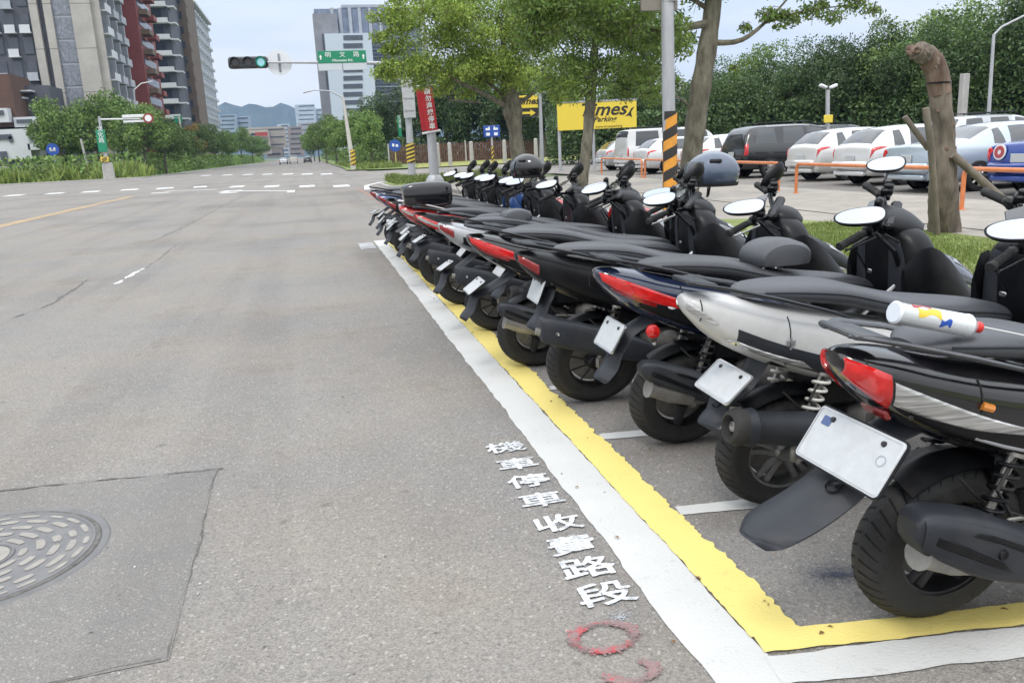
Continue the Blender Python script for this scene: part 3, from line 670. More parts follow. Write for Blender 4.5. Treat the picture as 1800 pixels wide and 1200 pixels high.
    if 'stripes' in extra and 'reflector' in extra:
        q = c+ey*(.118)+ez*.045+nrm*.0032; MB().prism([q+ey*a+ez*b for a, b in rrect(.034, .028, .004)], nrm*.0012).build('blue_badge', blue, po, smooth=False)
        q = c-ey*(.118)+ez*.012+nrm*.003; MB().lathe([(0, .013), (.001, .013), (.001, .016), (0, .016)], c=tuple(q), axis=nrm, n=24, close=True).build('seal', mat('seal_grey', (.33, .36, .40), .5), po)
    if 'reflector' in extra: MB().box(c+ez*(ph/2+.05)-nrm*.012, (.018, .10, .035), ch=.006, rot=Matrix.Rotation(R(-plate_tilt), 3, 'Y')).build('reflector', darkred, t)
    if 'round_reflector' in extra:
        MB().lathe([(0, .034), (.012, .032), (.018, .02), (.02, 0)], c=(-.20, -.105, .62), axis=(-.35, -1, 0), n=24).build('round_reflector', redlens, t)
        MB().lathe([(0, .022), (.004, .02), (.006, 0)], c=(-.12, -.142, .735), axis=(-.1, -1, -.1), n=24).build('round_badge', white, t)
    # engine and belt case (left), swingarm and muffler (right)
    MB().box((.22, .115, .30), (.62, .075, .17), ch=.03).lathe([(-.0, .0), (.012, .075), (.03, .085), (.045, .06), (.05, 0)], c=(.02, .145, .26), axis=(0, 1, 0), n=28).build('belt_case', alu, t)
    mb = MB().box((.42, -.01, .34), (.30, .20, .20), ch=.05)
    for i in range(7): mb.box((.62+i*.018, 0, .34), (.007, .18-.006*i, .17), ch=.002)
    mb.lathe([(0, 0), (.01, .07), (.03, .08), (.05, .05), (.055, 0)], c=(.42, -.10, .34), axis=(0, -1, 0), n=24); mb.build('engine', mat('dirty_engine', (.09, .088, .085), .6, metal=.4, var=.4, scale=20, dirt=(.13, .11, .09, .5)), t)
    MB().tube([(0, -.10, rz), (.16, -.115, .30), (.36, -.10, .33)], [.022, .02, .026], 10).build('swingarm', alu, t)
    MB().lathe([(0, 0), (.0, .014), (.02, .016), (.028, .012), (.03, 0)], c=(0, -.115, rz), axis=(0, -1, 0), n=6).build('axle_nut', steel, t)
    MB().tube([(.46, -.07, .27), (.42, -.12, .20), (.32, -.155, .22), (.22, -.165, .27)], .016, 10).build('exhaust_pipe', alu, t)
    if muff == 'box':      # big rounded box silencer
        lf = Loft([[(x, -.185+yy*w_, zc+zz*h_) for yy, zz in [(math.copysign(abs(math.cos(a))**.5, -math.cos(a)), math.copysign(abs(math.sin(a))**.5, math.sin(a))) for a in np.linspace(0, 2*PI, 24, endpoint=False)]] for x, zc, w_, h_ in ((-.37, .515, .038, .055), (-.34, .507, .055, .074), (-.18, .46, .060, .082), (.06, .385, .058, .080), (.24, .33, .050, .066), (.32, .305, .03, .035))])
        mo = lf.mesh(MB(), 20).build('muffler', muffmat, t)
        lf.patch(MB(), [(.16, -.16), (.72, -.13), (.72, .06), (.16, .10)], .010).build('heat_shield', muffmat, mo)
        for u in (.28, .62): MB().lathe([(0, .0), (.004, .009), (0, .011)], c=tuple(lf.pt(u, 0)[0]+np.array([0, -.012, 0])), axis=(0, -1, 0), n=12).build('shield_bolt', steel, mo)
        MB().tube([(-.372, -.185, .50), (-.395, -.185, .505)], .020, 12).build('outlet', alu, mo)
    elif muff == 'fin':    # low angular silencer with a finned cover
        kf = 1.32 if rz > .25 else 1.0
        lf = Loft([[(x, -.175+yy*w_*kf, zc-.012*(kf > 1)+zz*h_*kf) for yy, zz in [(math.copysign(abs(math.cos(a))**.45, -math.cos(a)), math.copysign(abs(math.sin(a))**.6, math.sin(a))) for a in np.linspace(0, 2*PI, 24, endpoint=False)]] for x, zc, w_, h_ in ((-.30, .465, .028, .020), (-.25, .448, .045, .052), (-.06, .372, .055, .072), (.14, .295, .052, .062), (.34, .25, .042, .048), (.50, .235, .025, .03))])
        mo = lf.mesh(MB(), 20).build('muffler', muffmat, t)
        lf.patch(MB(), [(.10, -.10), (.80, -.06), (.86, .05), (.12, .14)], .012).build('heat_shield', muffmat, mo)
        lf.patch(MB(), [(.16, -.02), (.50, -.04), (.44, -.015), (.18, .03)], .016).build('shield_slot', black, mo)
        lf.patch(MB(), [(.30, .045), (.66, .02), (.60, .045), (.33, .08)], .017).build('shield_slot', black, mo); lf.patch(MB(), [(.60, -.03), (.84, -.035), (.80, -.01), (.62, .0)], .017).build('shield_slot', black, mo)
        MB().tube([(-.04, -.175, .305), (-.14, -.180, .330), (-.235, -.186, .362), (-.262, -.187, .370)], [.050, .050, .040, .046], 14).build('outlet', alu, mo)
        for u in (.42, .62): MB().lathe([(.0, .016), (.006, .014), (.004, .007), (.004, 0)], c=tuple(lf.pt(u, .01)[0]+np.array([0, -.012, 0])), axis=(0, -1, 0), n=16).build('shield_bolt', black, mo)
    elif muff == 'round':
        mo = MB().tube([(-.30, -.175, .44), (-.24, -.175, .43), (-.22, -.175, .427), (.02, -.170, .385), (.22, -.165, .33), (.30, -.16, .29)], [.066, .075, .062, .070, .062, .025], 24, caps=False).build('muffler', muffmat, t)
        MB().lathe([(-.01, .070), (.012, .074), (.040, .062), (.048, .045), (.030, .040), (.0, .036), (-.02, .0)], c=(-.285, -.175, .437), axis=(-1, 0, .18), n=32).build('end_cap', rubber, mo)
        MB().lathe([(.01, .0), (.015, .018), (.02, .020), (.022, .016), (.01, .012)], c=(-.295, -.175, .439), axis=(-1, 0, .18), n=20).build('outlet', alu, mo)
    # shocks
    for s_ in (-1, 1):
        a, b = (-.01, s_*.135, .30), (.10, s_*.135, .62)
        sh = MB().tube([a, b], .013, 8).lathe([(0, .0), (0, .028), (.012, .028), (.012, 0)], c=(.095, s_*.135, .585), axis=(.3, 0, 1), n=18).build('shock_absorber', alu, t)
        coil((.005, s_*.135, .34), (.092, s_*.135, .575), .030, 7, .0065).build('spring', spring or black, sh)
    # footwell, tunnel, leg shield and nose
    fl_ = Loft([sring(x, zc, hw, hh, 4) for x, zc, hw, hh in ((.70, .30, .10, .04), (.80, .29, .15, .06), (1.0, .28, .16, .055), (1.2, .30, .155, .06), (1.28, .33, .12, .06))]).mesh(MB(), 12).build('footboard', char, t)
    for k in range(5): MB().box((.98, -.11+k*.055, .338), (.24, .018, .010), ch=.004).build('rubber_strip', rubber, fl_)
    shl = Loft([zring(z, xc, hx, hw) for z, xc, hx, hw in ((.24, 1.26, .05, .10), (.34, 1.24, .085, .18), (.50, 1.23, .11, .245), (.70, 1.22, .12, .25), (.84, 1.205, .115, .235), (.93, 1.19, .10, .18), (.975, 1.18, .06, .10))])
    so_ = shl.mesh(MB(), 20).build('leg_shield', front, t)
    # glove box recess, ignition lock, hook on the inner side
    shl.patch(MB(), [(.45, .62), (.80, .64), (.80, .70), (.45, .71)], .008).build('glove_box', char, so_)
    shl.patch(MB(), [(.45, .79), (.80, .80), (.80, .86), (.45, .88)], .008).build('glove_box', char, so_)
    MB().lathe([(0, .022), (.008, .022), (.01, .015), (.01, 0)], c=(1.125, -.07, .86), axis=(-1, 0, .2), n=20).build('ignition_lock', steel, so_)
    Loft([sring(x, zc, hw, hh, 3.2) for x, zc, hw, hh in ((.62, .40, .10, .12), (.74, .42, .135, .15), (.92, .42, .13, .15), (1.10, .45, .125, .17), (1.24, .52, .11, .2))]).mesh(MB(), 12).build('centre_tunnel', black, t)
    for s_ in (-1, 1):
        fr = Loft([[(x+tx*zz, s_*(yc+.02*math.cos(a)), zc+hh*math.sin(a)) for a, zz in [(2*PI*k/12, math.sin(2*PI*k/12)) for k in range(12)]] for x, yc, zc, hh, tx in ((1.10, .21, .66, .13, -.02), (1.22, .26, .62, .27, -.05), (1.42, .245, .57, .25, -.10), (1.64, .18, .48, .15, -.10), (1.86, .11, .38, .04, -.06))])
        fr.mesh(MB(), 10).build('side_fairing', front if accent is None else accent, t)
    MB().tube([(.90, -.10, .52), (1.0, -.11, .60), (1.12, -.13, .70)], .012, 8).lathe([(0, 0), (0, .03), (.01, .032), (.014, .02), (.014, 0)], c=(1.13, -.10, .66), axis=(-1, 0, .1), n=18).box((1.11, .06, .74), (.03, .05, .03), ch=.008).build('bag_hook', steel, t)
    # nose with side fairings
    nl = Loft([sring(x, zc, hw, hh, 2.6) for x, zc, hw, hh in ((1.20, .74, .20, .15), (1.36, .72, .18, .14), (1.54, .67, .12, .10), (1.68, .63, .06, .05))])
    no = nl.mesh(MB(), 14).build('front_cowl', body if accent is None else accent, t)
    nl.patch(MB(), [(.55, .12), (.95, .16), (.95, .34), (.55, .38)], .008).build('headlight', clearlens, no)
    for s_ in (0, 1):
        q = [(.30, -.06), (.80, -.05), (.78, -.01), (.3, .01)]
        nl.patch(MB(), [((u, .5-v) if s_ else (u, v)) for u, v in q], .007).build('turn_signal', clearlens, no)
    # front fender, fork (steered)
    mb = MB(); G = []
    for i in range(15):
        a = R(5+150*i/14); G.append([(1.56+math.cos(a)*.310, yy, .235+math.sin(a)*.285-abs(yy)*.4) for yy in (-.07, -.055, -.025, 0, .025, .055, .07)])
    mb.grid(np.array(G)); mb.grid(np.array(G)-np.array([0, 0, .006])); SB(mb, 'front_fender', front)
    SB(MB().tube([(1.22, -.02, .80), (1.26, -.075, .70), (1.56, -.08, .235)], [.02, .02, .016], 10).tube([(1.22, .02, .80), (1.26, .075, .70), (1.56, .08, .235)], [.02, .02, .016], 10), 'fork', alu)
    # handlebar with cowl, grips, switches, levers
    hb = SB(MB().tube([(1.02, -.33, 1.015), (1.09, -.20, 1.025), (1.13, -.08, .99), (1.13, .08, .99), (1.09, .20, 1.025), (1.02, .33, 1.015)], .0125, 10), 'handlebar', black)
    SB(Loft([sring(x, zc, hw, hh, 2.6) for x, zc, hw, hh in (((1.03, 1.00, .06, .02), (1.07, 1.00, .11, .035), (1.15, .995, .125, .050), (1.23, .97, .10, .055), (1.30, .95, .05, .03)) if not naked else ((1.12, .985, .03, .02), (1.14, .985, .06, .04), (1.20, .965, .085, .065), (1.26, .95, .08, .06), (1.30, .94, .04, .03)))]).mesh(MB(), 12), 'handlebar_cowl', front, hb)
    SB(MB().box((1.075, 0, 1.062), (.075, .15, .012), ch=.005, rot=Matrix.Rotation(R(-25), 3, 'Y')), 'speedometer', mat('dial_glass', (.02, .02, .02), .05, spec=.8), hb)
    for s_ in (-1, 1):
        e = Vector((.985, s_*.39, 1.010)); i_ = Vector((1.065, s_*.245, 1.025)); d = (e-i_)
        gb = MB().tube([i_, i_+d*.05, i_+d*.1, e-d*.12, e-d*.06, e], [.017, .019, .0165, .0175, .021, .019], 14)
        for q in range(8): gb.tube([i_+d*(.16+q*.085), i_+d*(.185+q*.085)], .0188, 12)
        SB(gb, 'grip', rubber, hb)
        SB(MB().box(i_-d*.16, (.045, .045, .05), ch=.012, rot=Matrix.Rotation(s_*-.5, 3, 'Z')).box(i_-d*.14+Vector((.02, 0, -.01)), (.05, .025, .025), ch=.006), 'switch_box', black, hb)
        SB(MB().box(i_-d*.30+Vector((.015, 0, .035)), (.055, .06, .035), ch=.008).lathe([(0, 0), (0, .022), (.022, .022), (.026, .016), (.026, 0)], c=tuple(i_-d*.30+Vector((.02, 0, .045))), axis=(0, 0, 1), n=14), 'brake_reservoir', black, hb)
        SB(MB().tube([i_+Vector((.02, -s_*.02, .0)), i_+Vector((.055, s_*.02, -.008)), e+Vector((.045, -s_*.02, -.012)), e+Vector((.030, s_*.005, -.010))], [.008, .007, .006, .008], 8, sx=.6), 'brake_lever', steel if 'steel_levers' in extra else rimd, hb)
    SB(MB().tube([(1.15, -.18, 1.0), (1.25, -.12, .92), (1.26, -.05, .80)], .005, 6).tube([(1.14, .16, 1.0), (1.26, .10, .93), (1.27, .05, .80)], .005, 6), 'cables', rubber, hb)
    SB(MB().box((1.16, 0, 1.02), (.05, .30, .04), ch=.012).tube([(1.10, -.16, 1.00), (1.20, -.20, .93), (1.24, -.17, .82)], .012, 8).tube([(1.10, .16, 1.00), (1.20, .20, .93), (1.24, .17, .82)], .012, 8).tube([(1.12, -.10, .98), (1.02, -.16, .92), (1.10, -.18, .80)], .005, 6), 'bar_clamp', black, hb)
    if NAKED[0] % 2: SB(MB().tube([(1.10, -.20, 1.03), (1.13, -.26, 1.11), (1.11, -.27, 1.16)], .012, 8).box((1.11, -.27, 1.17), (.035, .05, .09), ch=.012), 'phone_holder', black, hb)
    # mirrors
    for s_ in ((-1,) if 'one_mirror' in extra else (-1, 1)):
        b0 = S((1.085, s_*.235, 1.045)); hd = S((1.05, s_*.36, 1.155)) if mirror == 'normal' else S((1.05, s_*.33, 1.20))
        if s_ > 0: hd = hd+Vector((.03, .01, -.015 if 'left_bright' in extra else -.075))
        mo = MB().tube([b0, b0+Vector((.0, 0, .05)), b0*.35+hd*.65+Vector((.02, 0, .01)), hd+Vector((.02, 0, 0))], .0065, 8).lathe([(0, .014), (.012, .016), (.03, .010)], c=tuple(b0-Vector((0, 0, .01))), axis=(0, 0, 1), n=12).build('mirror', black, t)
        nm = Vector((-.42, -.36, .80)).normalized() if s_ < 0 else (Vector((-.25, .75, .30)).normalized() if 'left_bright' not in extra else Vector((-.42, -.40, .80)).normalized())
        wd_ = Vector((0, -1, 0)) if s_ > 0 and 'left_bright' not in extra else Vector((.80, -.60, 0))
        if s_ > 0 and 'left_bright' not in extra: wd_ = Vector((.75, .10, .65))
        wd_ = (wd_-nm*wd_.dot(nm)).normalized(); hd_ = nm.cross(wd_)
        def oval(a, w_, h_, off):
            c_, s2 = math.cos(a), math.sin(a); k = 2/2.5
            return hd+wd_*w_*math.copysign(abs(c_)**k, c_)*(1.0)+hd_*h_*math.copysign(abs(s2)**k, s2)*(1+.18*c_)+nm*off
        W_, H_ = (.112, .056) if s_ < 0 else (.095, .055)
        g = [[oval(a, W_*f_, H_*f_, o_) for a in np.linspace(0, 2*PI, 32, endpoint=False)] for f_, o_ in ((.2, -.034), (.6, -.030), (.9, -.017), (1.03, -.002), (1.05, .004), (.98, .006), (.97, .003))]
        MB().grid(np.array([[tuple(p) for p in r_] for r_ in g]), closed_v=True, cap=True).build('mirror_shell', black, mo)
        gg = [oval(a, W_*.965, H_*.965, .0052) for a in np.linspace(0, 2*PI, 32, endpoint=False)]
        MB().add(gg, [tuple(range(32))]).build('mirror_glass', chrome, mo, smooth=False)
    for u in (.16, .42, .66, .86):      # gaps between the body panels
        ring_ = [Vector(cl.pt(u, v)[0]) for v in np.linspace(-.12, .12, 10)]; c_ = Vector((ring_[0].x, 0, ring_[4].z)); MB().tube([p+(p-c_).normalized()*.0015 for p in ring_], .0024, 5, caps=False).build('panel_gap', rubber, body_o)
    for u, v in ((.30, -.10), (.55, -.09), (.75, -.08), (.62, .055)):
        p = Vector(cl.pt(u, v)[0]); MB().lathe([(0, 0), (.006, 0), (.005, .006), (.0, .009)], c=tuple(p+Vector((0, -.006, 0))), axis=(0, -1, 0), n=12).build('body_screw', rimd, body_o)
    MB().tube([(.10, -.15, .40), (.02, -.16, .50), (.10, -.14, .60), (.40, -.12, .52)], .006, 6).tube([(.2, -.13, .36), (.05, -.10, .42), (-.05, -.09, .52)], .005, 6).build('hose', rubber, t)
    MB().box((.02, -.128, .27), (.10, .03, .075), ch=.012).tube([(.0, -.13, .31), (.12, -.13, .37), (.3, -.12, .35)], .007, 6).build('brake_caliper', alu, t)
    # stand
    MB().tube([(.42, .10, .24), (.34, .20, .10), (.32, .24, .008)], [.012, .010, .014], 8).tube([(.44, -.07, .22), (.40, -.10, .08), (.36, -.11, .05)], .010, 8).build('stand', alu, t)
    # extras
    if 'stripes' in extra:
        mb = MB()
        cl.patch(mb, [(.50, -.055), (.90, -.045), (.90, -.028), (.50, -.045)], .011); cl.patch(mb, [(.42, -.080), (.90, -.070), (.90, -.055), (.42, -.068)], .011); mb.build('silver_stripe', silver, t)
    if 'crest' in extra:
        mb = MB()
        c0 = Vector(cl.pt(.42, -.01)[0])+Vector((0, -.004, 0))
        for a, l_ in ((50, .030), (90, .036), (130, .030), (20, .022), (160, .022), (270, .016)):
            d = Vector((math.cos(R(a)), 0, math.sin(R(a)))); q = Vector((-d.z, 0, d.x))
            mb.prism([c0+d*.005, c0+d*l_*.6+q*.006, c0+d*l_, c0+d*l_*.6-q*.006], (0, -.0025, 0))
        mb.build('crest', silver, t)
    if 'topbox' in extra:
        tb = Loft([sring(x, zc, hw, hh, 5, M=32) for x, zc, hw, hh in ((-.40, 1.03, .13, .09), (-.36, 1.03, .17, .125), (-.20, 1.03, .19, .14), (0.0, 1.03, .185, .14), (.10, 1.03, .16, .12), (.13, 1.03, .12, .09))])
        o = tb.mesh(MB(), 14).build('top_box', gloss, t)
        MB().box((-.14, 0, .895), (.34, .28, .02), ch=.006).build('box_bracket', black, o); tb.patch(MB(), [(.05, -.01), (.95, -.01), (.95, .005), (.05, .005)], .006).build('lid_seam', black, o)
    if 'backrest' in extra:
        bx, bz, bs = extra['backrest']; bz += .02
        MB().grid(np.array([[tuple(Vector((bx, 0, bz))+Vector((math.cos(a)*.155*f_*(1+.15*math.sin(a)), math.copysign(1, h)*0+h, max(-.02, math.sin(a)*.10*f_)+.02))*bs) for a in np.linspace(0, 2*PI, 28, endpoint=False)] for h, f_ in ((-.13, .55), (-.12, .8), (-.08, .97), (0, 1.03), (.08, .97), (.12, .8), (.13, .55))]), closed_v=True, cap=True).build('backrest', seatg, t)
        MB().tube([(bx-.10, -.09, bz+.01), (bx-.16, -.10, bz-.05), (bx-.22, -.11, bz-.065)], .008, 8).tube([(bx-.10, .09, bz+.01), (bx-.16, .10, bz-.05), (bx-.22, .11, bz-.065)], .008, 8).build('hinge', steel, t)
    if 'windshield' in extra:
        G = np.array([[tuple(S(Vector((1.22+.05*zz-.1*yy*yy*4, yy, .99+zz*.22)))) for yy in np.linspace(-.13, .13, 7)] for zz in np.linspace(0, 1, 5)]); MB().grid(G).build('fly_screen', glass, t)
    if 'red_trim' in extra:
        for mir in (0, 1):
            q = [(.55, -.01), (.86, -.02), (.86, .01), (.55, .02)]
            cl.patch(MB(), [((u, .5-v) if mir else (u, v)) for u, v in q], .010).build('red_trim', redp, t)
    for ch in t.children:
        if ch.name.split('.')[0] in ('leg_shield', 'front_cowl', 'side_fairing', 'handlebar', 'mirror', 'fork', 'bag_hook', 'fly_screen'): ch.scale = (1, 1, 1.05)
    return t
class EX(dict):
    pass
def ex(*a, **k):
    d = EX({x: True for x in a}); d.update(k); return d

make_scooter('nearest black scooter with red and clear tail lamp, silver stripes and a spray can', 2.0, 1.77, yaw=4, lean=4, body=gloss, lens='red_clear', flap='wide', flapmat=char, muff='fin', extra=ex('stripes', 'reflector'), seat=seatg, plate=(.33, .165), plate_pose=(-.405, -.04, .645), plate_tilt=34, plate_roll=2, railmat=mat('worn_grey_rail', (.050, .053, .060), .36, var=.2, dirt=(.25, .24, .22, .35), scale=10), rz=.258, cowl_dz=.0, wheelst='five', rim='dark')
make_scooter('white scooter with clear tail lamps, a crest on its side and a round black exhaust', 2.88, 1.76, yaw=1, lean=2, body=whitep, lens='clear_tip', flap='short', muff='round', spring=mat('white_spring', (.55, .54, .50), .5, dirt=(.3, .25, .2, .4)), extra=ex('crest', 'chrome_frame', 'one_mirror'), plate=(.26, .14), plate_pose=(-.28, -.03, .575), plate_tilt=48, wheelst='five', side_case=char, cowl_dz=.0, seat=seatg)
make_scooter('navy blue scooter with long red tail lamp, orange round reflector and a padded grey backrest', 3.68, 1.70, yaw=1, lean=1, body=navy, lens='red_big', flap='mid', muff='fin', extra=ex('round_reflector', 'chrome_frame', 'left_bright', backrest=(.50, .86, 1.0)), plate=(.24, .14), plate_pose=(-.38, 0, .60), plate_tilt=30, wheelst='three', railmat=silver and char, steer=44)
make_scooter('black scooter with large box silencer, small red rear lamps and a wide mud flap', 4.50, 1.52, yaw=0, lean=1, body=black, lens='small', flap='mid', muff='box', extra=ex('red_trim', 'steel_levers'), plate=(.24, .14), plate_pose=(-.33, .02, .70), plate_tilt=22, wheelst='ten', seat=seatg, rz=.25)
make_scooter('black scooter with a long tapering bright red tail lamp beside the box silencer one', 5.42, 1.42, yaw=-1, lean=0, body=gloss, lens='red_big', flap='long', muff='fin', plate=(.25, .14), plate_pose=(-.42, 0, .60), plate_tilt=55, seat=seatg, extra=ex('steel_levers'), wheelst='three', cowl_dz=.02)
make_scooter('scooter with silver tail fairing, small dome shaped backrest and folded down plate', 6.65, 1.42, yaw=0, lean=-4, body=silver, lens='small', flap='long', muff='box', plate=(.25, .13), plate_pose=(-.42, 0, .58), plate_tilt=58, seat=seatg, extra=ex(backrest=(.20, .88, .85)), wheelst='ten', side_case=black)
make_scooter('black scooter with long dark silencer above its large rear tyre, white streaks on its tail', 7.95, 1.38, yaw=1, lean=-3, body=black, lens='white_red', flap='mid', muff='box', plate=(.25, .13), plate_pose=(-.42, 0, .68), plate_tilt=60, wheelst='ten', rz=.265, extra=ex('stripes'), side_case=silver)
make_scooter('red and white tailed scooter carrying a glossy black top box', 9.15, 1.36, yaw=0, lean=-2, body=redp, lens='white_red', flap='long', muff='box', plate=(.25, .14), plate_pose=(-.42, 0, .60), plate_tilt=50, wheelst='ten', seat=seatm, extra=ex('topbox'), railmat=white)
make_scooter('dark scooter with blue front cowl between the top box scooter and the farthest one', 10.5, 1.34, yaw=-1, lean=-3, body=black, accent=blue, lens='small', flap='long', muff='fin', plate=(.25, .14), plate_pose=(-.42, 0, .60), plate_tilt=48, wheelst='ten')
make_scooter('blue seated scooter second from the far end of the row', 11.9, 1.34, yaw=0, lean=-3, body=blue, lens='small', flap='mid', muff='box', muffmat=silver, plate=(.25, .13), plate_pose=(-.42, 0, .58), plate_tilt=45, wheelst='ten')
make_scooter('farthest scooter of the row, black and navy, with its flap sticking out over the road', 13.45, 1.34, yaw=2, lean=-2, body=navy, lens='small', flap='long', muff='box', plate=(.22, .13), plate_pose=(-.40, 0, .60), plate_tilt=62, wheelst='three')

make_scooter('black scooter set deeper into its bay, squeezed behind the red lamped one', 6.02, 1.66, yaw=1, lean=1, body=black, lens='small', flap='mid', muff='round', plate=(.24, .13), plate_pose=(-.34, 0, .62), plate_tilt=40, wheelst='ten', extra=ex('steel_levers'), seat=seatm, cowl_dz=-.03)
make_scooter('dark red nosed scooter set deeper behind the silver tailed one', 7.28, 1.62, yaw=-1, lean=0, body=black, accent=redp, lens='small', flap='mid', muff='fin', plate=(.24, .13), plate_pose=(-.36, 0, .62), plate_tilt=44, wheelst='three', seat=seatm, cowl_dz=-.03, extra=ex('steel_levers'))
make_scooter('grey tailed scooter next beyond the top box scooter', 9.8, 1.42, yaw=0, lean=-1, body=silver, lens='small', flap='mid', muff='box', plate=(.24, .13), plate_pose=(-.40, 0, .60), plate_tilt=52, wheelst='ten', cowl_dz=-.02)
make_scooter('black scooter just nearer than the blue seated one', 11.2, 1.40, yaw=1, lean=-1, body=black, lens='small', flap='mid', muff='fin', plate=(.24, .13), plate_pose=(-.40, 0, .60), plate_tilt=50, wheelst='three', cowl_dz=-.02)
make_scooter('white tailed scooter between the blue seated one and the farthest', 12.7, 1.38, yaw=0, lean=-1, body=whitep, lens='small', flap='mid', muff='box', plate=(.24, .13), plate_pose=(-.40, 0, .60), plate_tilt=50, wheelst='ten', cowl_dz=-.02)

# spray can lying on the rack of the nearest scooter
can = thing('spray_can', 'white spray can with red nozzle lying on the rack of the nearest scooter', 'spray can', (1.45, 1.835, 1.03), (R(4), R(14), R(1)))
cw = mat('can_print', (.68, .71, .74), .22, metal=.25, coat=.5)
MB().lathe([(0, 0), (0, .026), (.004, .031), (.008, .031), (.010, .030), (.235, .030), (.238, .0315), (.242, .0315), (.246, .029), (.262, .020), (.266, .014), (.268, 0)], axis=(1, 0, 0), n=36).build('can_body', cw, can)
MB().lathe([(.266, .013), (.268, .016), (.286, .0155), (.292, .010), (.293, 0)], axis=(1, 0, 0), n=20).build('nozzle', mat('red_cap', (.60, .03, .025), .35), can)
MB().tube([(.285, -.008, .004), (.36, -.02, .004), (.52, -.05, .003)], .0022, 6).build('straw', mat('straw', (.6, .6, .58), .4), can)
def canpatch(name, a0, a1, x0, x1, m, wob=0):
    mb = MB(); G = [[(x0+(x1-x0)*i/12, math.cos(R(a))*.0304, math.sin(R(a))*.0304) for a in np.linspace(a0+wob*math.sin(i*.5), a1+wob*math.sin(i*.5+1), 8)] for i in range(13)]
    return mb.grid(np.array(G)).build(name, MATS[m] if isinstance(m, str) else m, can)
canpatch('yellow_print', 120, 165, .055, .13, mat('can_yellow', (.70, .50, .05), .3), 12); canpatch('red_print', 95, 118, .04, .105, mat('can_red', (.35, .03, .03), .3), 10)
canpatch('green_print', 70, 100, .03, .06, mat('can_green', (.10, .16, .10), .3), 6); canpatch('blue_print', 165, 200, .13, .165, mat('can_blue', (.02, .08, .40), .3), 9)
for k in range(3): canpatch('grey_band', 20, 250, .172+k*.022, .174+k*.022, mat('can_grey', (.25, .30, .38), .3))

# helmets hung on mirrors
def helmet(label, p, s_, m, rz=0.0, ry=0.0):
    t = thing('helmet', label, 'helmet', p, (0, ry, rz), None); t.scale = (s_*1.15, s_, s_)
    G = []
    for i in range(15):
        ph = R(-38+128*i/14); r_ = math.cos(ph); z = math.sin(ph)
        G.append([(.15*r_*math.cos(a)*(1.08 if math.cos(a) > 0 else 1.0), .125*r_*math.sin(a), .135*z) for a in np.linspace(0, 2*PI, 36, endpoint=False)])
    MB().grid(np.array(G), closed_v=True, cap=True).build('shell', m, t)
    V = [[(.157*math.cos(R(ph))*math.cos(a)*1.08, .131*math.cos(R(ph))*math.sin(a), .139*math.sin(R(ph))) for a in np.linspace(-1.25, 1.25, 20)] for ph in np.linspace(-30, 32, 8)]
    MB().grid(np.array(V)).build('visor', glass, t)
    MB().lathe([(-.01, .118), (.012, .124), (.012, .110), (-.01, .108)], c=(0, 0, -.083), axis=(0, 0, 1), n=36, sc=(1.18, .97, 1), close=True).build('rim', rubber, t)
    for s2 in (-1, 1): MB().box((-.02, s2*.105, .075), (.07, .03, .018), ch=.007, rot=Matrix.Rotation(-s2*.7, 3, 'X')).build('vent', black, t)
    MB().tube([(.02, -.105, -.08), (.03, -.06, -.16), (.03, .06, -.16), (.02, .105, -.08)], .005, 6).build('chin_strap', rubber, t)
    return t
helmet('blue grey full shell helmet hung over a mirror in front of the leaning tree', (3.02, 5.95, 1.235), 1.15, mat('helmet_paint', (.075, .10, .15), .22, coat=.8, var=.2, scale=5), 2.6)
helmet('glossy black helmet set on the handlebar beyond the top box', (2.15, 8.3, 1.28), 1.05, gloss, 2.2)

# ------------------------------------------------------------------ trees
def leaf_cloud(C, size, seed, droop=.3, aspect=.5, flat=.0):
    """one small folded leaf (2 triangles) per centre; returns verts, faces"""
    g = np.random.default_rng(seed); n = len(C)
    d = g.normal(size=(n, 3)); d[:, 2] -= droop; d /= np.linalg.norm(d, axis=1)[:, None]
    u = g.normal(size=(n, 3)); u -= d*(u*d).sum(1)[:, None]; u /= np.linalg.norm(u, axis=1)[:, None]
    L_ = size*g.uniform(.6, 1.3, n)[:, None]; w = L_*aspect
    a = C-d*L_*.5; b = C+u*w*.5; c = C+d*L_*.5; e = C-u*w*.5+np.cross(d, u)*w*.25
    V = np.stack([a, b, c, e], 1).reshape(-1, 3); k = np.arange(n)*4
    return V, np.stack([k, k+1, k+2, k+3], 1)
def leaf_obj(name, C, size, m, parent, seed, **k):
    V, Fc = leaf_cloud(np.asarray(C), size, seed, **k)
    me = bpy.data.meshes.new(name); me.vertices.add(len(V)); me.vertices.foreach_set('co', V.ravel())
    me.loops.add(Fc.size); me.loops.foreach_set('vertex_index', Fc.ravel().astype(np.int32))
    me.polygons.add(len(Fc)); me.polygons.foreach_set('loop_start', (np.arange(len(Fc))*4).astype(np.int32)); me.polygons.foreach_set('loop_total', np.full(len(Fc), 4, np.int32))
    me.materials.append(MATS[m] if isinstance(m, str) else m); me.update(calc_edges=True)
    o = bpy.data.objects.new(name, me); COL.objects.link(o)
    if parent: o.parent = parent
    return o
def clumps(centers, radii, per, seed, squash=.7, shell=.5):
    g = np.random.default_rng(seed); out_ = []
    for (c, r_) in zip(centers, radii):
        n = int(per*r_*r_); d = g.normal(size=(n, 3)); d /= np.linalg.norm(d, axis=1)[:, None]
        rr = (shell+(1-shell)*g.random(n)**.6)[:, None]*g.uniform(.75, 1.15, n)[:, None]
        p = d*rr*r_; p[:, 2] *= squash; out_.append(p+np.asarray(c))
    return np.concatenate(out_)
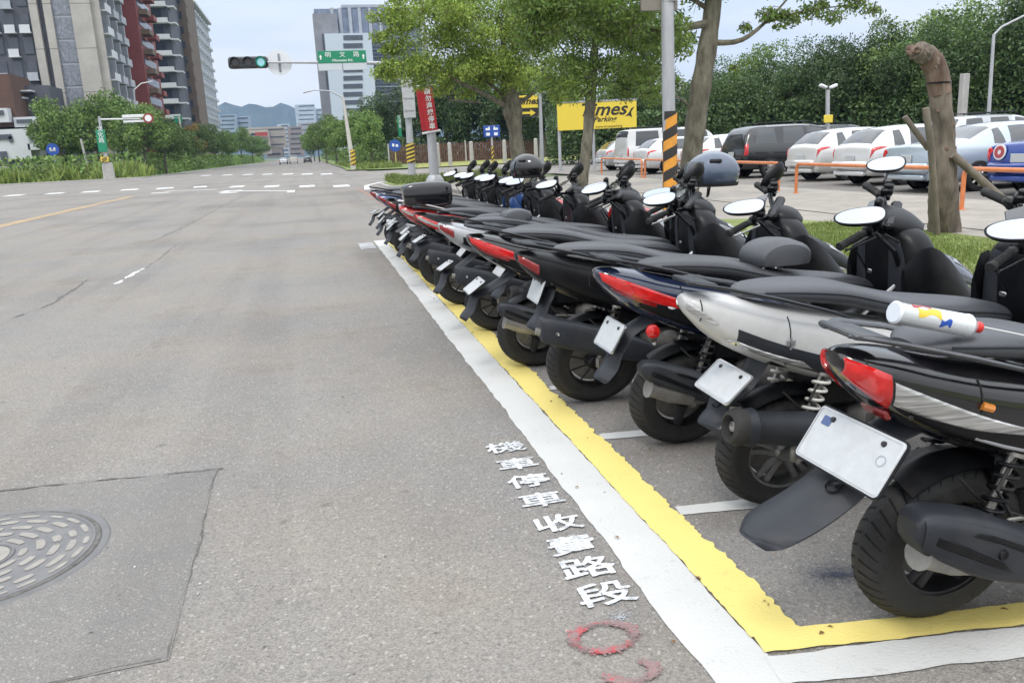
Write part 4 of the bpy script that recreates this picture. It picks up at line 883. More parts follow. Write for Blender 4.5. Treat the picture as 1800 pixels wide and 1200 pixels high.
def make_tree(name, label, cat, loc, h, cr_, seed, leafm=leaf_mid, leaf=.16, per=520, ncl=26, trunk_r=.16, trunk_h=.35, squash=.8, group=None, barkm=bark, zc=None, sparse=1.0, multi=1):
    r = random.Random(seed); t = thing(name, label, cat, loc, (0, 0, r.uniform(0, 6)), group)
    zc = zc or h-cr_*squash
    cs = []; rs = []
    for k in range(ncl):
        a = r.uniform(0, 2*PI); e = math.asin(r.uniform(-.85, 1)); d = cr_*r.uniform(.45, .95)
        cs.append((math.cos(a)*math.cos(e)*d, math.sin(a)*math.cos(e)*d, zc+math.sin(e)*d*squash)); rs.append(cr_*r.uniform(.24, .44)*sparse)
    tr = MB()
    for q in range(multi):
        bx, by = (r.uniform(-.5, .5)*(multi > 1), r.uniform(-.5, .5)*(multi > 1)); th = h*trunk_h
        tr.tube([(bx, by, -.1), (bx+r.uniform(-.1, .1), by, th*.5), (bx*.7+r.uniform(-.15, .15), by*.7+r.uniform(-.1, .1), th), (bx*.3, by*.3, zc)], [trunk_r*1.25, trunk_r, trunk_r*.85, trunk_r*.5], 10)
        for k in range(0, ncl, 2*multi):
            c = Vector(cs[k]); z0 = th*r.uniform(.85, 1.2); tr.tube([(bx*.7, by*.7, z0), ((c.x+bx*.7)*.5, (c.y+by*.7)*.5, (c.z+z0)/2-.1), tuple(c)], [trunk_r*.45, trunk_r*.28, trunk_r*.08], 6)
    tr.build('trunk', barkm, t)
    leaf_obj('crown', clumps(cs, rs, per, seed, squash), leaf, leafm, t, seed)
    return t
def place_copies(src, spots, labels, group):
    for (x, y, z, s_, rz_), lb in zip(spots, labels):
        c = copy_tree(src); c.location = (x, y, z); c.scale = (s_, s_, s_*random.uniform(.92, 1.08)); c.rotation_euler = (0, 0, rz_); c['label'] = lb; c['group'] = group

# dark wood behind the car park
hedge = [(1015, 158, 62), (1065, 150, 60), (1110, 150, 58), (1165, 140, 56), (1225, 128, 54), (1285, 108, 50), (1335, 74, 50), (1390, 84, 47), (1445, 66, 46), (1500, 60, 44), (1555, 58, 42), (1610, 30, 42), (1665, 38, 39), (1715, 8, 38), (1770, 2, 36), (1830, -20, 35), (1890, -30, 34)]
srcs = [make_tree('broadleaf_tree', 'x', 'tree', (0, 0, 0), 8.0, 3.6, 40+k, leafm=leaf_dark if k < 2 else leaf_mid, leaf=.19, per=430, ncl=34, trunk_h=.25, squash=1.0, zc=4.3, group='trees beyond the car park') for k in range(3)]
hl = ['dark tree behind the yellow billboard, left end of the wood', 'dark tree just right of the yellow billboard', 'dark tree between the billboard and the striped pole', 'dark tree right behind the striped pole', 'dark tree seen right of the leaning tree trunk', 'dark tree over the black parked suv', 'peaked light green tree left of the camera mast', 'bushy dark tree behind the camera mast', 'broad dark tree right of the camera mast', 'dark tree halfway between camera mast and pruned trunk', 'dark tree rising just left of the pruned trunk', 'tall tree directly behind the pruned trunk top', 'dark tree behind the white concrete post', 'tall tree beside the right hand street lamp', 'tall dark tree at the right edge under the sky', 'dark tree cut by the right edge of the view', 'last dark tree beyond the right edge']
sp = []
for i, (px, py, Y) in enumerate(hedge):
    top = at(px, py, Y); sp.append((top.x, top.y, 0, max(.5, top.z/8.0*1.0), i*1.3))
for i, (s_, lb) in enumerate(zip(sp, hl)):
    src = srcs[2] if i in (6, 11, 13) else srcs[i % 2]
    if i in (0, 1, 6): src.location = s_[:3]; src.scale = (s_[3],)*3; src['label'] = lb
    else: place_copies(src, [s_], [lb], 'trees beyond the car park')
# undergrowth closing the gaps at the foot of the wood
g_ = np.random.default_rng(3); C = []
for k in range(26000):
    f = g_.random(); px = 960+f*950; Y = np.interp(px, [960, 1300, 1900], [60, 48, 32])+g_.uniform(-1.5, 2.5)
    q = W @ np.array([(px-900)/F, (600-230)/F, -1.0]); C.append((q[0]*Y/q[1], Y, g_.random()**.8*3.4))
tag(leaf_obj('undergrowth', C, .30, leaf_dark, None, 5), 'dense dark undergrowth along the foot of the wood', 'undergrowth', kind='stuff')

# tall thin stemmed trees across the side street
tall = [(655, 170, 118), (690, 150, 112), (735, 120, 108), (775, 110, 104), (815, 105, 108), (860, 110, 102), (905, 118, 104), (950, 125, 98), (990, 140, 96)]
tsrc = [make_tree('slender_tree', 'x', 'tree', (0, 0, 0), 13.0, 4.6, 60+k, leafm=leaf_dark, leaf=.42, per=120, ncl=34, trunk_r=.13, trunk_h=.5, squash=1.25, zc=8.2, group='trees across the side street', multi=6, barkm=mat('pale_bark', (.19, .155, .12), .9, var=.3, scale=2)) for k in range(2)]
tl = ['dark many stemmed tree behind the street lamp on the right verge', 'dark tree behind the round blue sign', 'dark tree behind the grey pole with the back of a sign', 'dark tree behind the red banner', 'dark tree left of the rectangular blue sign', 'dark tree behind the rectangular blue sign', 'dark tree behind the trunk with the swollen fork', 'dark tree behind the small yellow sign', 'dark tree left of the yellow billboard']
for i, ((px, py, Y), lb) in enumerate(zip(tall, tl)):
    top = at(px, py, Y); s_ = (top.x, Y, 0, top.z/14.0, i*1.1); src = tsrc[i % 2]
    if i < 2: src.location = s_[:3]; src.scale = (s_[3],)*3; src['label'] = lb
    else: place_copies(src, [s_], [lb], 'trees across the side street')
C = [(g_.uniform(10, 42), g_.uniform(101, 108), g_.random()**1.4*3.2) for k in range(9000)]
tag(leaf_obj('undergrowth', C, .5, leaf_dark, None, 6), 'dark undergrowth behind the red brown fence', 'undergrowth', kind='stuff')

# avenue trees: right verge and left pavement
asrc = [make_tree('avenue_tree', 'x', 'tree', (0, 0, 0), 8.0, 3.4, 80+k, leafm=leaf_far, leaf=.34, per=190, ncl=26, trunk_r=.16, trunk_h=.38, squash=.85, group='trees along the avenue') for k in range(2)]
av = []
for i, (px, py, Y) in enumerate([(648, 202, 100), (612, 202, 112), (585, 206, 135), (568, 214, 165), (556, 222, 205), (548, 232, 260), (543, 241, 340)]): av.append((px, py, Y, 'R'))
for i, (px, py, Y) in enumerate([(95, 205, 118), (130, 196, 126), (162, 200, 122), (205, 182, 132), (243, 205, 118), (280, 214, 124), (315, 228, 160), (345, 232, 190), (372, 230, 205), (398, 236, 235), (420, 240, 270), (440, 243, 320), (455, 249, 390)]): av.append((px, py, Y, 'L'))
al = ['light green tree right behind the leaning lamp post', 'light green tree left of the leaning lamp post', 'third avenue tree on the right verge, bushy and light green', 'fourth avenue tree on the right verge', 'fifth avenue tree on the right verge, small with distance', 'distant right verge tree before the last', 'farthest small tree at the end of the right verge',
      'bushy tree beside the white villa', 'tree above the slanting pale stake', 'wide tree left of the striped traffic post', 'tallest light tree above the striped traffic post', 'light green tree below the white overhead sign', 'light tree left of the distant signal post', 'tree just right of the distant signal post', 'low round tree under the grey white tower', 'dark round tree at the foot of the pale tower edge', 'small avenue tree left of the bluish block', 'small avenue tree under the bluish block', 'tiny tree left of the far cars', 'farthest tiny tree on the left pavement']
for i, ((px, py, Y, s2), lb) in enumerate(zip(av, al)):
    top = at(px, py-(4 if s2 == 'L' else 0), Y); s_ = (top.x, Y, 0, top.z/8.0*(1.06 if s2 == 'L' else 1), i*.9); src = asrc[i % 2]
    if i < 2: src.location = s_[:3]; src.scale = (s_[3],)*3; src['label'] = lb
    else: place_copies(src, [s_], [lb], 'trees along the avenue')
C = [(-19.5-g_.random()**1.5*9-(12 if y < 118 else 0)*g_.random(), y, g_.random()**1.3*3.0) for y in (108+g_.random(16000)**1.6*300)]
tag(leaf_obj('shrubs', C, .55, leaf_far, None, 15), 'continuous band of shrubs under the left avenue trees', 'shrubs', kind='stuff')
C = [(5.5+g_.random()*7, y, g_.random()**1.3*2.6) for y in (104+g_.random(7000)**1.6*300)]
tag(leaf_obj('shrubs', C, .5, leaf_far, None, 16), 'shrubs under the right verge trees', 'shrubs', kind='stuff')
top = at(333, 222, 175); make_tree('orange_tree', 'small tree with orange flowering top under the pale tower', 'tree', (top.x, 175, 0), top.z, 3.0, 99, leafm=mat('leaf_orange', (.22, .16, .035), .6, island=.4, trans=.25), leaf=.4, per=120, ncl=12)

# street trees along the verge
def street_tree(name, label, path, rad, limbs, cl, per, leaf, leafm, seed, sprays=(), barkm=bark):
    base = Vector(path[0]); t = thing(name, label, 'tree', tuple(base), group='trees on the grass verge'); q = lambda p: tuple(Vector(p)-base)
    tm = MB(); r = random.Random(seed)
    P_ = cr(np.array([list(q(p))+[r_] for p, r_ in zip(path, rad)])[:, None, :], np.linspace(0, 1, 26))[:, 0]
    tm.tube([tuple(p[:3]) for p in P_], [max(.01, p[3])*(1+.06*math.sin(i*1.9)) for i, p in enumerate(P_)], 16)
    for lp, lr in limbs:
        P2 = cr(np.array([list(q(p)) for p in lp])[:, None, :], np.linspace(0, 1, 12))[:, 0]; tm.tube([tuple(p) for p in P2], list(np.linspace(lr, lr*.2, 12)), 8)
    tm.build('trunk', barkm, t)
    C_ = clumps([q(c) for c, _ in cl], [r_ for _, r_ in cl], per, seed, .62, .15)
    leaf_obj('crown', C_, leaf, leafm, t, seed, droop=.5, aspect=.42)
    tw = MB()
    for c, r_ in cl:
        c = Vector(q(c))
        for k in range(5):
            d = Vector((r.gauss(0, 1), r.gauss(0, 1), r.gauss(-.1, .6))).normalized(); tw.tube([tuple(c), tuple(c+d*r_*.5+Vector((0, 0, .08))), tuple(c+d*r_*.95)], [.014, .009, .004], 4)
    tw.build('twigs', barkm, t)
    return t
# the leaning tree beside the striped pole
A_ = lambda x, y, Y: tuple(at(x, y, Y))
cl1 = []
r = random.Random(12)
for (x, y, Y, rr) in [(1105, 20, 16, .55), (1150, 70, 16.5, .5), (1120, 120, 16.2, .5), (1085, 60, 16.3, .45), (1060, 15, 15.5, .6), (1010, -10, 15.5, .7), (1180, 150, 17, .35), (1140, 165, 17, .3), (1205, 70, 17.3, .32), (1240, -40, 16.8, .9), (1300, -60, 16.5, .8), (1350, 25, 16.3, .28), (1390, 35, 16.3, .30), (1430, 20, 16.2, .34), (1465, 30, 16.0, .26), (1500, 8, 16.0, .36), (1535, 20, 16.0, .22), (1420, -25, 16.2, .5), (1500, -30, 16.0, .5), (1370, -30, 16.5, .5), (1310, 50, 16.5, .18), (1230, 160, 17, .22), (1165, 30, 16.8, .5), (1200, -30, 17, .6), (1290, 120, 16.5, .16), (960, 15, 15.5, .6), (930, -10, 15, .6)]:
    cl1.append((A_(x, y, Y), rr))
for k in range(16): cl1.append((A_(r.uniform(930, 1190), r.uniform(-40, 90), r.uniform(15.4, 17)), r.uniform(.35, .6)))
for k in range(5): cl1.append((A_(r.uniform(1340, 1480), r.uniform(0, 70), 16.2), r.uniform(.13, .2)))
street_tree('street_tree', 'leaning tree with a bare mottled trunk and loose hanging leaves beside the striped pole', [tuple(gp(1205, 366)), A_(1213, 300, 16.8), A_(1228, 180, 16.8), A_(1247, 60, 16.8), A_(1262, -80, 16.8)], [.26, .22, .215, .19, .13],
            [([A_(1246, 75, 16.8), A_(1300, 72, 16.5), A_(1345, 40, 16.4), A_(1392, -10, 16.3)], .07), ([A_(1345, 40, 16.4), A_(1420, 18, 16.2), A_(1500, 10, 16.0)], .035), ([A_(1250, 40, 16.8), A_(1170, 52, 16.4), A_(1080, 40, 16), A_(1000, 0, 15.5)], .085), ([A_(1222, 215, 16.8), A_(1205, 180, 16.8), A_(1165, 160, 16.8)], .05), ([A_(1250, 20, 16.8), A_(1190, -10, 16.8), A_(1120, 20, 16.4)], .06)],
            cl1, 2300, .10, leaf_near, 21)
cl2 = []
for (x, y, Y, rr) in [(1045, 150, 24, .8), (1085, 120, 24, .8), (1000, 110, 24.5, .9), (1050, 60, 24, 1.0), (1110, 70, 24, .7), (1130, 140, 24.5, .6), (985, 50, 25, 1.0), (1020, 5, 24, 1.0), (1080, 0, 24, 1.0), (1145, 100, 24.5, .5), (960, 150, 25, .6), (1100, 165, 24.2, .45), (1010, 165, 24.2, .45), (1150, 175, 24.8, .4)]: cl2.append((A_(x, y, Y), rr))
for k in range(24): cl2.append((A_(r.uniform(965, 1150), r.uniform(-20, 165), r.uniform(23.4, 25)), r.uniform(.45, .8)))
street_tree('street_tree', 'middle verge tree whose slim trunk crosses the yellow billboard', [tuple(gp(1020, 340)), A_(1026, 300, 24.3), A_(1034, 230, 24.3), A_(1040, 150, 24.3), A_(1050, 40, 24.3)], [.20, .17, .16, .15, .08],
            [([A_(1040, 160, 24.3), A_(1080, 110, 24), A_(1120, 60, 24)], .06), ([A_(1040, 150, 24.3), A_(1005, 110, 24.5), A_(970, 60, 25)], .06)], cl2, 1350, .115, leaf_near, 22)
cl3 = []
for (x, y, Y, rr) in [(700, 75, 31, .7), (685, 115, 31, .55), (665, 130, 31, .35), (735, 110, 31, .8), (720, 40, 31, .7), (690, 20, 31, .6), (665, 65, 31, .4), (770, 70, 31.5, 1.0), (800, 120, 31.5, .9), (780, 20, 31.5, 1.0), (840, 60, 32, 1.1), (850, 130, 32, .9), (880, 20, 32, 1.0), (905, 100, 32, 1.0), (930, 150, 32, .7), (950, 60, 32, 1.0), (960, 110, 32, .8), (740, 150, 31, .45), (820, 165, 32, .5), (765, 135, 31, .6), (1000, 140, 32, .7), (880, 165, 32, .4), (920, -10, 32, 1.0), (830, -10, 32, .8), (700, -5, 31, .5), (655, 30, 31, .35), (770, 165, 31.2, .3), (980, 175, 32, .4)]: cl3.append((A_(x, y, Y), rr))
for k in range(42): cl3.append((A_(r.uniform(700, 1010), r.uniform(-20, 160), r.uniform(30, 33)), r.uniform(.5, .95)))
for k in range(8): cl3.append((A_(r.uniform(655, 710), r.uniform(10, 140), 31), r.uniform(.25, .45)))
street_tree('street_tree', 'bushy yellow green verge tree with a swollen fork on a short trunk', [tuple(gp(918, 326)), A_(912, 285, 32), A_(905, 225, 32), A_(900, 190, 32), A_(890, 120, 32), A_(880, 40, 32)], [.36, .30, .27, .38, .16, .08],
            [([A_(903, 195, 32), A_(860, 170, 31.6), A_(800, 140, 31.2), A_(740, 100, 31)], .12), ([A_(900, 190, 32), A_(870, 155, 31.8), A_(820, 125, 31.5)], .09), ([A_(905, 185, 32), A_(940, 160, 32), A_(960, 110, 32)], .10), ([A_(845, 180, 31.8), A_(790, 175, 31.5), A_(765, 160, 31.3)], .05)], cl3, 1250, .13, leaf_yel, 23)
# pruned trunk with its props
b0 = gp(1660, 418); st = thing('pruned_trunk', 'pruned bare trunk without crown, tied to wooden props', 'tree', tuple(b0), group=None)
q = lambda p: tuple(Vector(p)-b0)
pth = [q(b0), q(A_(1658, 330, 9.4)), q(A_(1660, 250, 9.4)), q(A_(1655, 190, 9.4)), q(A_(1647, 130, 9.4)), q(A_(1634, 103, 9.4)), q(A_(1612, 88, 9.4))]
P_ = cr(np.array([list(p)+[r_] for p, r_ in zip(pth, [.205, .165, .130, .128, .128, .125, .115])])[:, None, :], np.linspace(0, 1, 40))[:, 0]
LASTT = MB().tube([tuple(p[:3]) for p in P_], [p[3]*(1+.025*math.sin(i*1.3)+.02*math.sin(i*2.9)) for i, p in enumerate(P_)], 40)
rs_ = random.Random(9); tmv = LASTT.v; LASTT.v = [(x+rs_.gauss(0, .005)+.010*math.sin(y*55+z*3)+.006*math.sin(z*19+x*30), y+rs_.gauss(0, .005)+.010*math.sin(x*60+z*4), z+rs_.gauss(0, .005)) for x, y, z in tmv]
LASTT.build('trunk', mat('knobbly_bark', (.15, .125, .10), .95, var=.45, scale=7, bump=1.4, bscale=16, stretch=(1, 1, .4), col2=(.23, .19, .15)), st)
MB().tube([tuple(p[:3]) for p in P_[22:35]], [p[3]*1.07*(1+.02*math.sin((i+22)*1.3)) for i, p in enumerate(P_[22:35])], 22, caps=False).build('bark_patch', barkred, st)
mb = MB(); r = random.Random(3)
for k in range(14):
    i = r.choice(range(12, 39)); p = Vector(P_[i][:3]); a = r.uniform(0, 2*PI); rr = P_[i][3]; c = p+Vector((math.cos(a), math.sin(a), 0))*rr*.95; mb.lathe([(-.02, .035), (.008, .030), (.016, .014), (.012, 0)], c=tuple(c), axis=(math.cos(a), math.sin(a), .1), n=10)
for k in range(9):
    p = Vector(P_[39][:3]); a = r.uniform(0, 2*PI); mb.tube([tuple(p-Vector((-.06, 0, .04))), tuple(p+Vector((-.05-r.random()*.05, math.cos(a)*.09, .02+math.sin(a)*.08)))], [.05, .02], 7)
mb.build('knots', 'stripped_bark', st)
tie = MB()
for zi in (24,):
    p = P_[zi]; tie.tube([(p[0]+math.cos(a)*(p[3]*1.08), p[1]+math.sin(a)*(p[3]*1.08), p[2]) for a in np.linspace(0, 2*PI, 24)], .012, 6)
tie.build('wire_tie', black, st)
wood = mat('prop_wood', (.17, .145, .115), .85, var=.3, scale=5, bump=.5, bscale=30, stretch=(1, 1, .4))
def pole_thing(name, label, cat, pts, rad, m, group=None, n=12):
    b = Vector(pts[0]); t = thing(name, label, cat, tuple(b), group=group); MB().tube([tuple(Vector(p)-b) for p in pts], rad, n).build('shaft', m, t); return t
def prop(label, pts, rad):
    b = Vector(pts[0]); t = MB().tube([tuple(Vector(p)-b) for p in pts], rad, 12).build('tree_prop', wood, None); t.location = b; tag(t, label, 'tree prop', 'wooden props of the pruned trunk')
prop('long round wooden prop slanting down to the right from the pruned trunk', [tuple(gp(1838, 418)), A_(1675, 272, 9.2)], .052)
prop('dark upright stub of a prop close on the left of the pruned trunk', [tuple(gp(1648, 425)), A_(1636, 250, 9.0), A_(1627, 190, 9.0)], .042)
prop('short broken prop leaning left off the pruned trunk', [A_(1632, 262, 9.1), A_(1590, 205, 9.2)], .036)

# grass blades
def blades(name, label, areas, n, hgt, m, seed, z=.1, w=.02):
    g = np.random.default_rng(seed); k = n; A2 = np.array([a[2]*a[3] for a in areas], float); idx = g.choice(len(areas), k, p=A2/A2.sum()); ar = np.array(areas)[idx]
    x = ar[:, 0]+g.random(k)*ar[:, 2]; y = ar[:, 1]+g.random(k)*ar[:, 3]; h = hgt*g.uniform(.35, 1.1, k)*(.6+.5*np.sin(x*1.3)*np.sin(y*.9)); th = g.uniform(0, 2*PI, k); ln = g.normal(0, .35, (k, 2))*h[:, None]
    dx, dy = np.cos(th)*w, np.sin(th)*w
    V = np.stack([np.stack([x-dx, y-dy, np.full(k, z)], 1), np.stack([x+dx, y+dy, np.full(k, z)], 1), np.stack([x+ln[:, 0]+dx*.3, y+ln[:, 1]+dy*.3, z+h], 1), np.stack([x+ln[:, 0]-dx*.3, y+ln[:, 1]-dy*.3, z+h], 1)], 1).reshape(-1, 3)
    me = bpy.data.meshes.new(name); me.vertices.add(len(V)); me.vertices.foreach_set('co', V.ravel()); me.loops.add(4*k); me.loops.foreach_set('vertex_index', np.arange(4*k, dtype=np.int32)); me.polygons.add(k)
    me.polygons.foreach_set('loop_start', (np.arange(k)*4).astype(np.int32)); me.polygons.foreach_set('loop_total', np.full(k, 4, np.int32)); me.materials.append(MATS[m] if isinstance(m, str) else m); me.update(calc_edges=True)
    o = bpy.data.objects.new(name, me); COL.objects.link(o); return tag(o, label, 'grass', kind='stuff')
blades('grass', 'short grass on the verge beyond the scooters', [(5.1, 1, 3.1, 10.5)], 60000, .06, grassm, 1, w=.006)
blades('grass', 'grass tufts on the traffic island by the signal pole', [(3.6, 36.8, 5.6, 5.8)], 9000, .38, grassm, 2, z=.13, w=.03)
blades('grass', 'rough grass at the foot of the avenue trees', [(4.1, 79, 4.5, 60)], 9000, .55, grassm, 4, w=.06)
weed = mat('weed_blade', (.24, .32, .08), .6, island=.4, trans=.3)
blades('weeds', 'tall weeds along the far left pavement', [(-60, 106.5, 41, 8), (-130, 107, 70, 8)], 30000, 2.0, weed, 5, w=.12)

# ------------------------------------------------------------------ poles, signs and signals
def upright(name, label, cat, base, top, r0, r1, m=galv, base_h=0, group=None):
    b = Vector(base); t = thing(name, label, cat, tuple(b), group=group); T = Vector(top)-b
    MB().tube([(0, 0, -.05), tuple(T*.5), tuple(T)], [r0, (r0+r1)/2, r1], 20).build('shaft', m, t)
    return t, b
stripe_y = mat('stripe_yellow', (.62, .44, .05), .5, dirt=(.3, .25, .15, .3)); stripe_o = mat('stripe_orange', (.70, .30, .035), .5, dirt=(.3, .2, .1, .3)); stripe_k = mat('stripe_black', (.025, .023, .022), .55)
def hazard(parent, c, r_, z0, z1, n, m1, m2=None, slope=.9):
    """wrapped warning band of slanting stripes"""
    MB().lathe([(0, r_), (z1-z0, r_)], c=(c[0], c[1], z0), axis=(0, 0, 1), n=24).build('warning_band', m1, parent)
    mb = MB(); p = (z1-z0)/n
    for k in range(-2, n+1):
        for half in range(2):
            G = []
            for i in range(9):
                a = half*PI+PI*i/8; zz = z0+(k+.5)*p+abs(i/8)*slope*p*(1)
                if half: zz += 0
                lo, hi = max(z0, min(z1, zz)), max(z0, min(z1, zz+p*.5)); G.append([(c[0]+math.cos(a)*(r_+.004), c[1]+math.sin(a)*(r_+.004), lo), (c[0]+math.cos(a)*(r_+.004), c[1]+math.sin(a)*(r_+.004), hi)])
            if max(g2[1][2]-g2[0][2] for g2 in G) > .01: mb.grid(np.array(G))
    mb.build('black_stripes', m2 or stripe_k, parent, smooth=False)
# near pole with orange and black band
p0 = gp(1178, 384); ptop = at(1172, -60, p0.y)
t, b = upright('lamp_pole', 'thick grey pole with orange and black warning band beside the leaning tree', 'pole', p0, ptop, .125, .115)
hazard(t, (0, 0), .137, .12, at(1173, 196, p0.y).z, 5, stripe_o, slope=.55)
MB().lathe([(0, .22), (.03, .22), (.04, .15), (.2, .13)], axis=(0, 0, 1), n=24).build('base_flange', galv, t)
q0 = at(1162, 14, p0.y)-b; MB().box((q0.x-.02, q0.y+.05, q0.z+.35), (.72, .05, .8), ch=.01).build('sign_back', mat('bronze_sign_back', (.22, .20, .17), .5, metal=.3), t)
for zz in (.1, .6): MB().lathe([(0, .12), (0, .14), (.05, .14), (.05, .12)], c=(q0.x*.1, 0, q0.z+zz), axis=(0, 0, 1), n=20).build('clamp', steel, t)
# signal mast: pole, arm, signal head, disc, street sign
sp0 = Vector((5.15, 43.8, 0)); tpz = at(712, 118, 43.8)
t, b = upright('signal_pole', 'grey signal pole with a long arm and yellow black band behind the scooters', 'signal pole', sp0, tpz, .20, .14)
hazard(t, (0, 0), .22, at(727, 286, 43.8).z, at(722, 252, 43.8).z, 5, stripe_y)
armL = at(470, 110, 43.8)-b; arm0 = at(712, 112, 43.8)-b
MB().tube([tuple(arm0), tuple(arm0*.5+armL*.5+Vector((0, 0, .02))), tuple(armL)], [.10, .075, .045], 14).tube([tuple(arm0+Vector((-.2, 0, -.9))), tuple(arm0*.8+armL*.2)], .04, 8).build('arm', galv, t)
c = at(717, 173, 43.8)-b; MB().box((c.x, -.30, c.z), (.62, .05, 1.95), ch=.01).build('sign_back', mat('sign_back', (.46, .47, .48), .45, metal=.2, var=.08, scale=3), t)
for k in (-.6, 0, .6): MB().box((c.x, -.34, c.z+k), (.5, .03, .06)).build('bracket', galv, t)
c = at(712, 222, 43.8)-b; sgn = MB().box((c.x-.28, -.05, c.z), (.20, .05, 1.05), ch=.02, rot=Matrix.Rotation(.4, 3, 'Z')).build('vertical_street_sign', mat('sign_green', (.008, .22, .11), .4), t)
text_mesh('文\n明\n路', 'sign_characters', mat('sign_white', (.75, .76, .76), .4), sgn, .22, Vector((c.x-.285, -.09, c.z+.22)), Matrix.Rotation(PI/2, 3, 'X'), sx=.8)
# signal head (the place has a lit green lamp)
hc = at(436, 110, 43.8); t = thing('traffic_signal', 'horizontal black traffic signal with its right lamp lit green', 'traffic light', tuple(hc))
MB().box((0, .12, 0), (1.86, .28, .56), ch=.09).build('housing', gloss, t)
for k, (nm, m_) in enumerate((('red_lamp', 'off_lens'), ('amber_lamp', 'off_lens'), ('green_lamp', 'lit_green'))):
    mat('off_lens', (.03, .03, .032), .25, coat=.4); mat('lit_green', (.30, .55, .62), .3, emit=(.40, .78, .90, .40)); mat('green_ring', (.02, .35, .22), .4, emit=(.02, .5, .35, .25))
    cx_ = -.60+k*.60; lp = MB().lathe([(0, .0), (.02, .12), (.0, .215)], c=(cx_, -.03, 0), axis=(0, -1, 0), n=28).build(nm, m_, t)
    if nm == 'green_lamp': MB().lathe([(.0, .17), (.012, .17), (.012, .222), (.0, .222)], c=(cx_, -.045, 0), axis=(0, -1, 0), n=28, close=True).build('lamp_ring', 'green_ring', lp)
    MB().lathe([(-.02, .225), (.28, .24), (.28, .25), (-.02, .235)], c=(cx_, -.02, 0), axis=(0, -1, 0), n=20, a0=-.3, a1=PI+.3, close=True).build('visor', gloss, lp)
dc = at(491, 110, 43.8); t = thing('round_sign', 'round pale sign clamped to the signal arm beside the green lamp', 'sign', tuple(dc+Vector((0, .16, 0))))
MB().lathe([(0, .01), (0, .60), (.025, .60), (.025, 0)], axis=(0, -1, 0), n=40).build('disc', mat('pale_disc', (.66, .69, .72), .4), t); MB().box((0, -.06, 0), (.10, .05, .86), ch=.02).build('bracket', mat('bracket_grey', (.22, .23, .26), .5), t)
# green street sign and the blank panels beneath it
c = at(601, 101, 43.8); t = thing('street_sign', 'green overhead street name sign with white characters on the signal arm', 'street sign', (c.x, 43.60, c.z))
w_ = 2.36; MB().box((0, 0, 0), (w_, .05, .58), ch=.015).build('panel', 'sign_green', t)
rotx = Matrix.Rotation(PI/2, 3, 'X')
for ch, xx in zip('明文路', (-.68, .02, .70)): text_mesh(ch, 'sign_characters', 'sign_white', t, .27, Vector((xx, -.030, .09)), rotx, sx=1.15)
text_mesh('Mingwen Rd.', 'sign_characters', 'sign_white', t, .155, Vector((.02, -.030, -.17)), rotx, sx=1.25, bold=.003)
for s_ in (-1, 1): MB().prism([(s_*1.04, -.032, .12), (s_*1.04-.07, -.032, 0), (s_*1.04-.03, -.032, 0), (s_*1.04-.03, -.032, -.12), (s_*1.04+.03, -.032, -.12), (s_*1.04+.03, -.032, 0), (s_*1.04+.07, -.032, 0)], (0, .004, 0)).build('arrow', 'sign_white', t, smooth=False)
c2 = at(601, 117.5, 43.8); t = thing('blank_panel', 'pair of blank pale grey panels hanging under the green street sign', 'sign', (c2.x+.03, 43.62, c2.z))
for s_ in (-1, 1): MB().box((s_*.60, 0, 0), (1.17, .05, .38), ch=.01).build('panel', mat('panel_grey', (.52, .56, .60), .35), t)
MB().box((0, .07, .1), (.06, .06, .6)).box((-1, .07, .15), (.05, .06, .4)).box((1, .07, .15), (.05, .06, .4)).build('hanger', galv, t)
# second thick pole with the red banner
rp = Vector((5.05, 35.0, 0)); t, b = upright('banner_pole', 'thick tapering grey lamp pole standing on the traffic island', 'pole', rp, at(738, -30, 35), .22, .10)
MB().lathe([(0, .42), (.25, .40), (.45, .28), (.5, .24)], axis=(0, 0, 1), n=20).build('base', galv, t)
lc = at(790, 58, 35)-b; MB().tube([tuple(at(743, 66, 35)-b), tuple(lc)], .035, 8).box(tuple(at(812, 57, 35)-b), (1.0, .22, .10), ch=.03, rot=Matrix.Rotation(-.08, 3, 'Y')).build('lamp_arm', white, t)
bt, bb = at(748, 152, 34.8), at(760, 232, 34.8)
t = thing('banner', 'vertical red banner with white characters held by white brackets', 'banner', tuple(bb)); H = (bt-bb)
red_c = mat('banner_red', (.48, .025, .035), .6, var=.12, scale=2)
MB().box((H.x*.5, 0, H.z*.5), (.50, .03, H.z*.93), ch=.004, rot=Matrix.Rotation(-.07, 3, 'Y')).build('cloth', red_c, t)
MB().box((H.x*.5-.30, .06, H.z*.5), (.22, .02, H.z*.93), ch=.004, rot=Matrix.Rotation(-.07, 3, 'Y')).build('second_cloth', red_c, t)
for k, ch in enumerate('請勿違規停車'): text_mesh(ch, 'characters', 'sign_white', t, .26, Vector((H.x*(.86-k*.145)+.03, -.022, H.z*(.88-k*.152))), rotx, bold=.006)
for f_ in (0.0, 1.0): MB().tube([(H.x*f_-.42, .05, H.z*f_-.05*(1-f_)), (H.x*f_+.34, 0, H.z*f_+.05)], .045, 8).build('bracket', white, t)
# lamp post leaning on the right verge
lp0 = gp(622, 300); t, b = upright('street_lamp', 'pale lamp post on the right verge with a curved arm over the road', 'street lamp', lp0, at(603, 172, lp0.y), .26, .10, m=mat('pale_pole', (.48, .46, .42), .6, var=.1, scale=2))
mb = MB(); e0, e1 = at(603, 172, lp0.y)-b, at(533, 163, lp0.y)-b; mb.tube([tuple(e0), tuple(e0*.7+e1*.3+Vector((0, 0, .45))), tuple(e0*.3+e1*.7+Vector((0, 0, .35))), tuple(e1)], [.08, .06, .05, .09], 8); mb.build('arm', galv, t)
hazard(t, (0, 0), .28, .5, 1.9, 4, stripe_y)
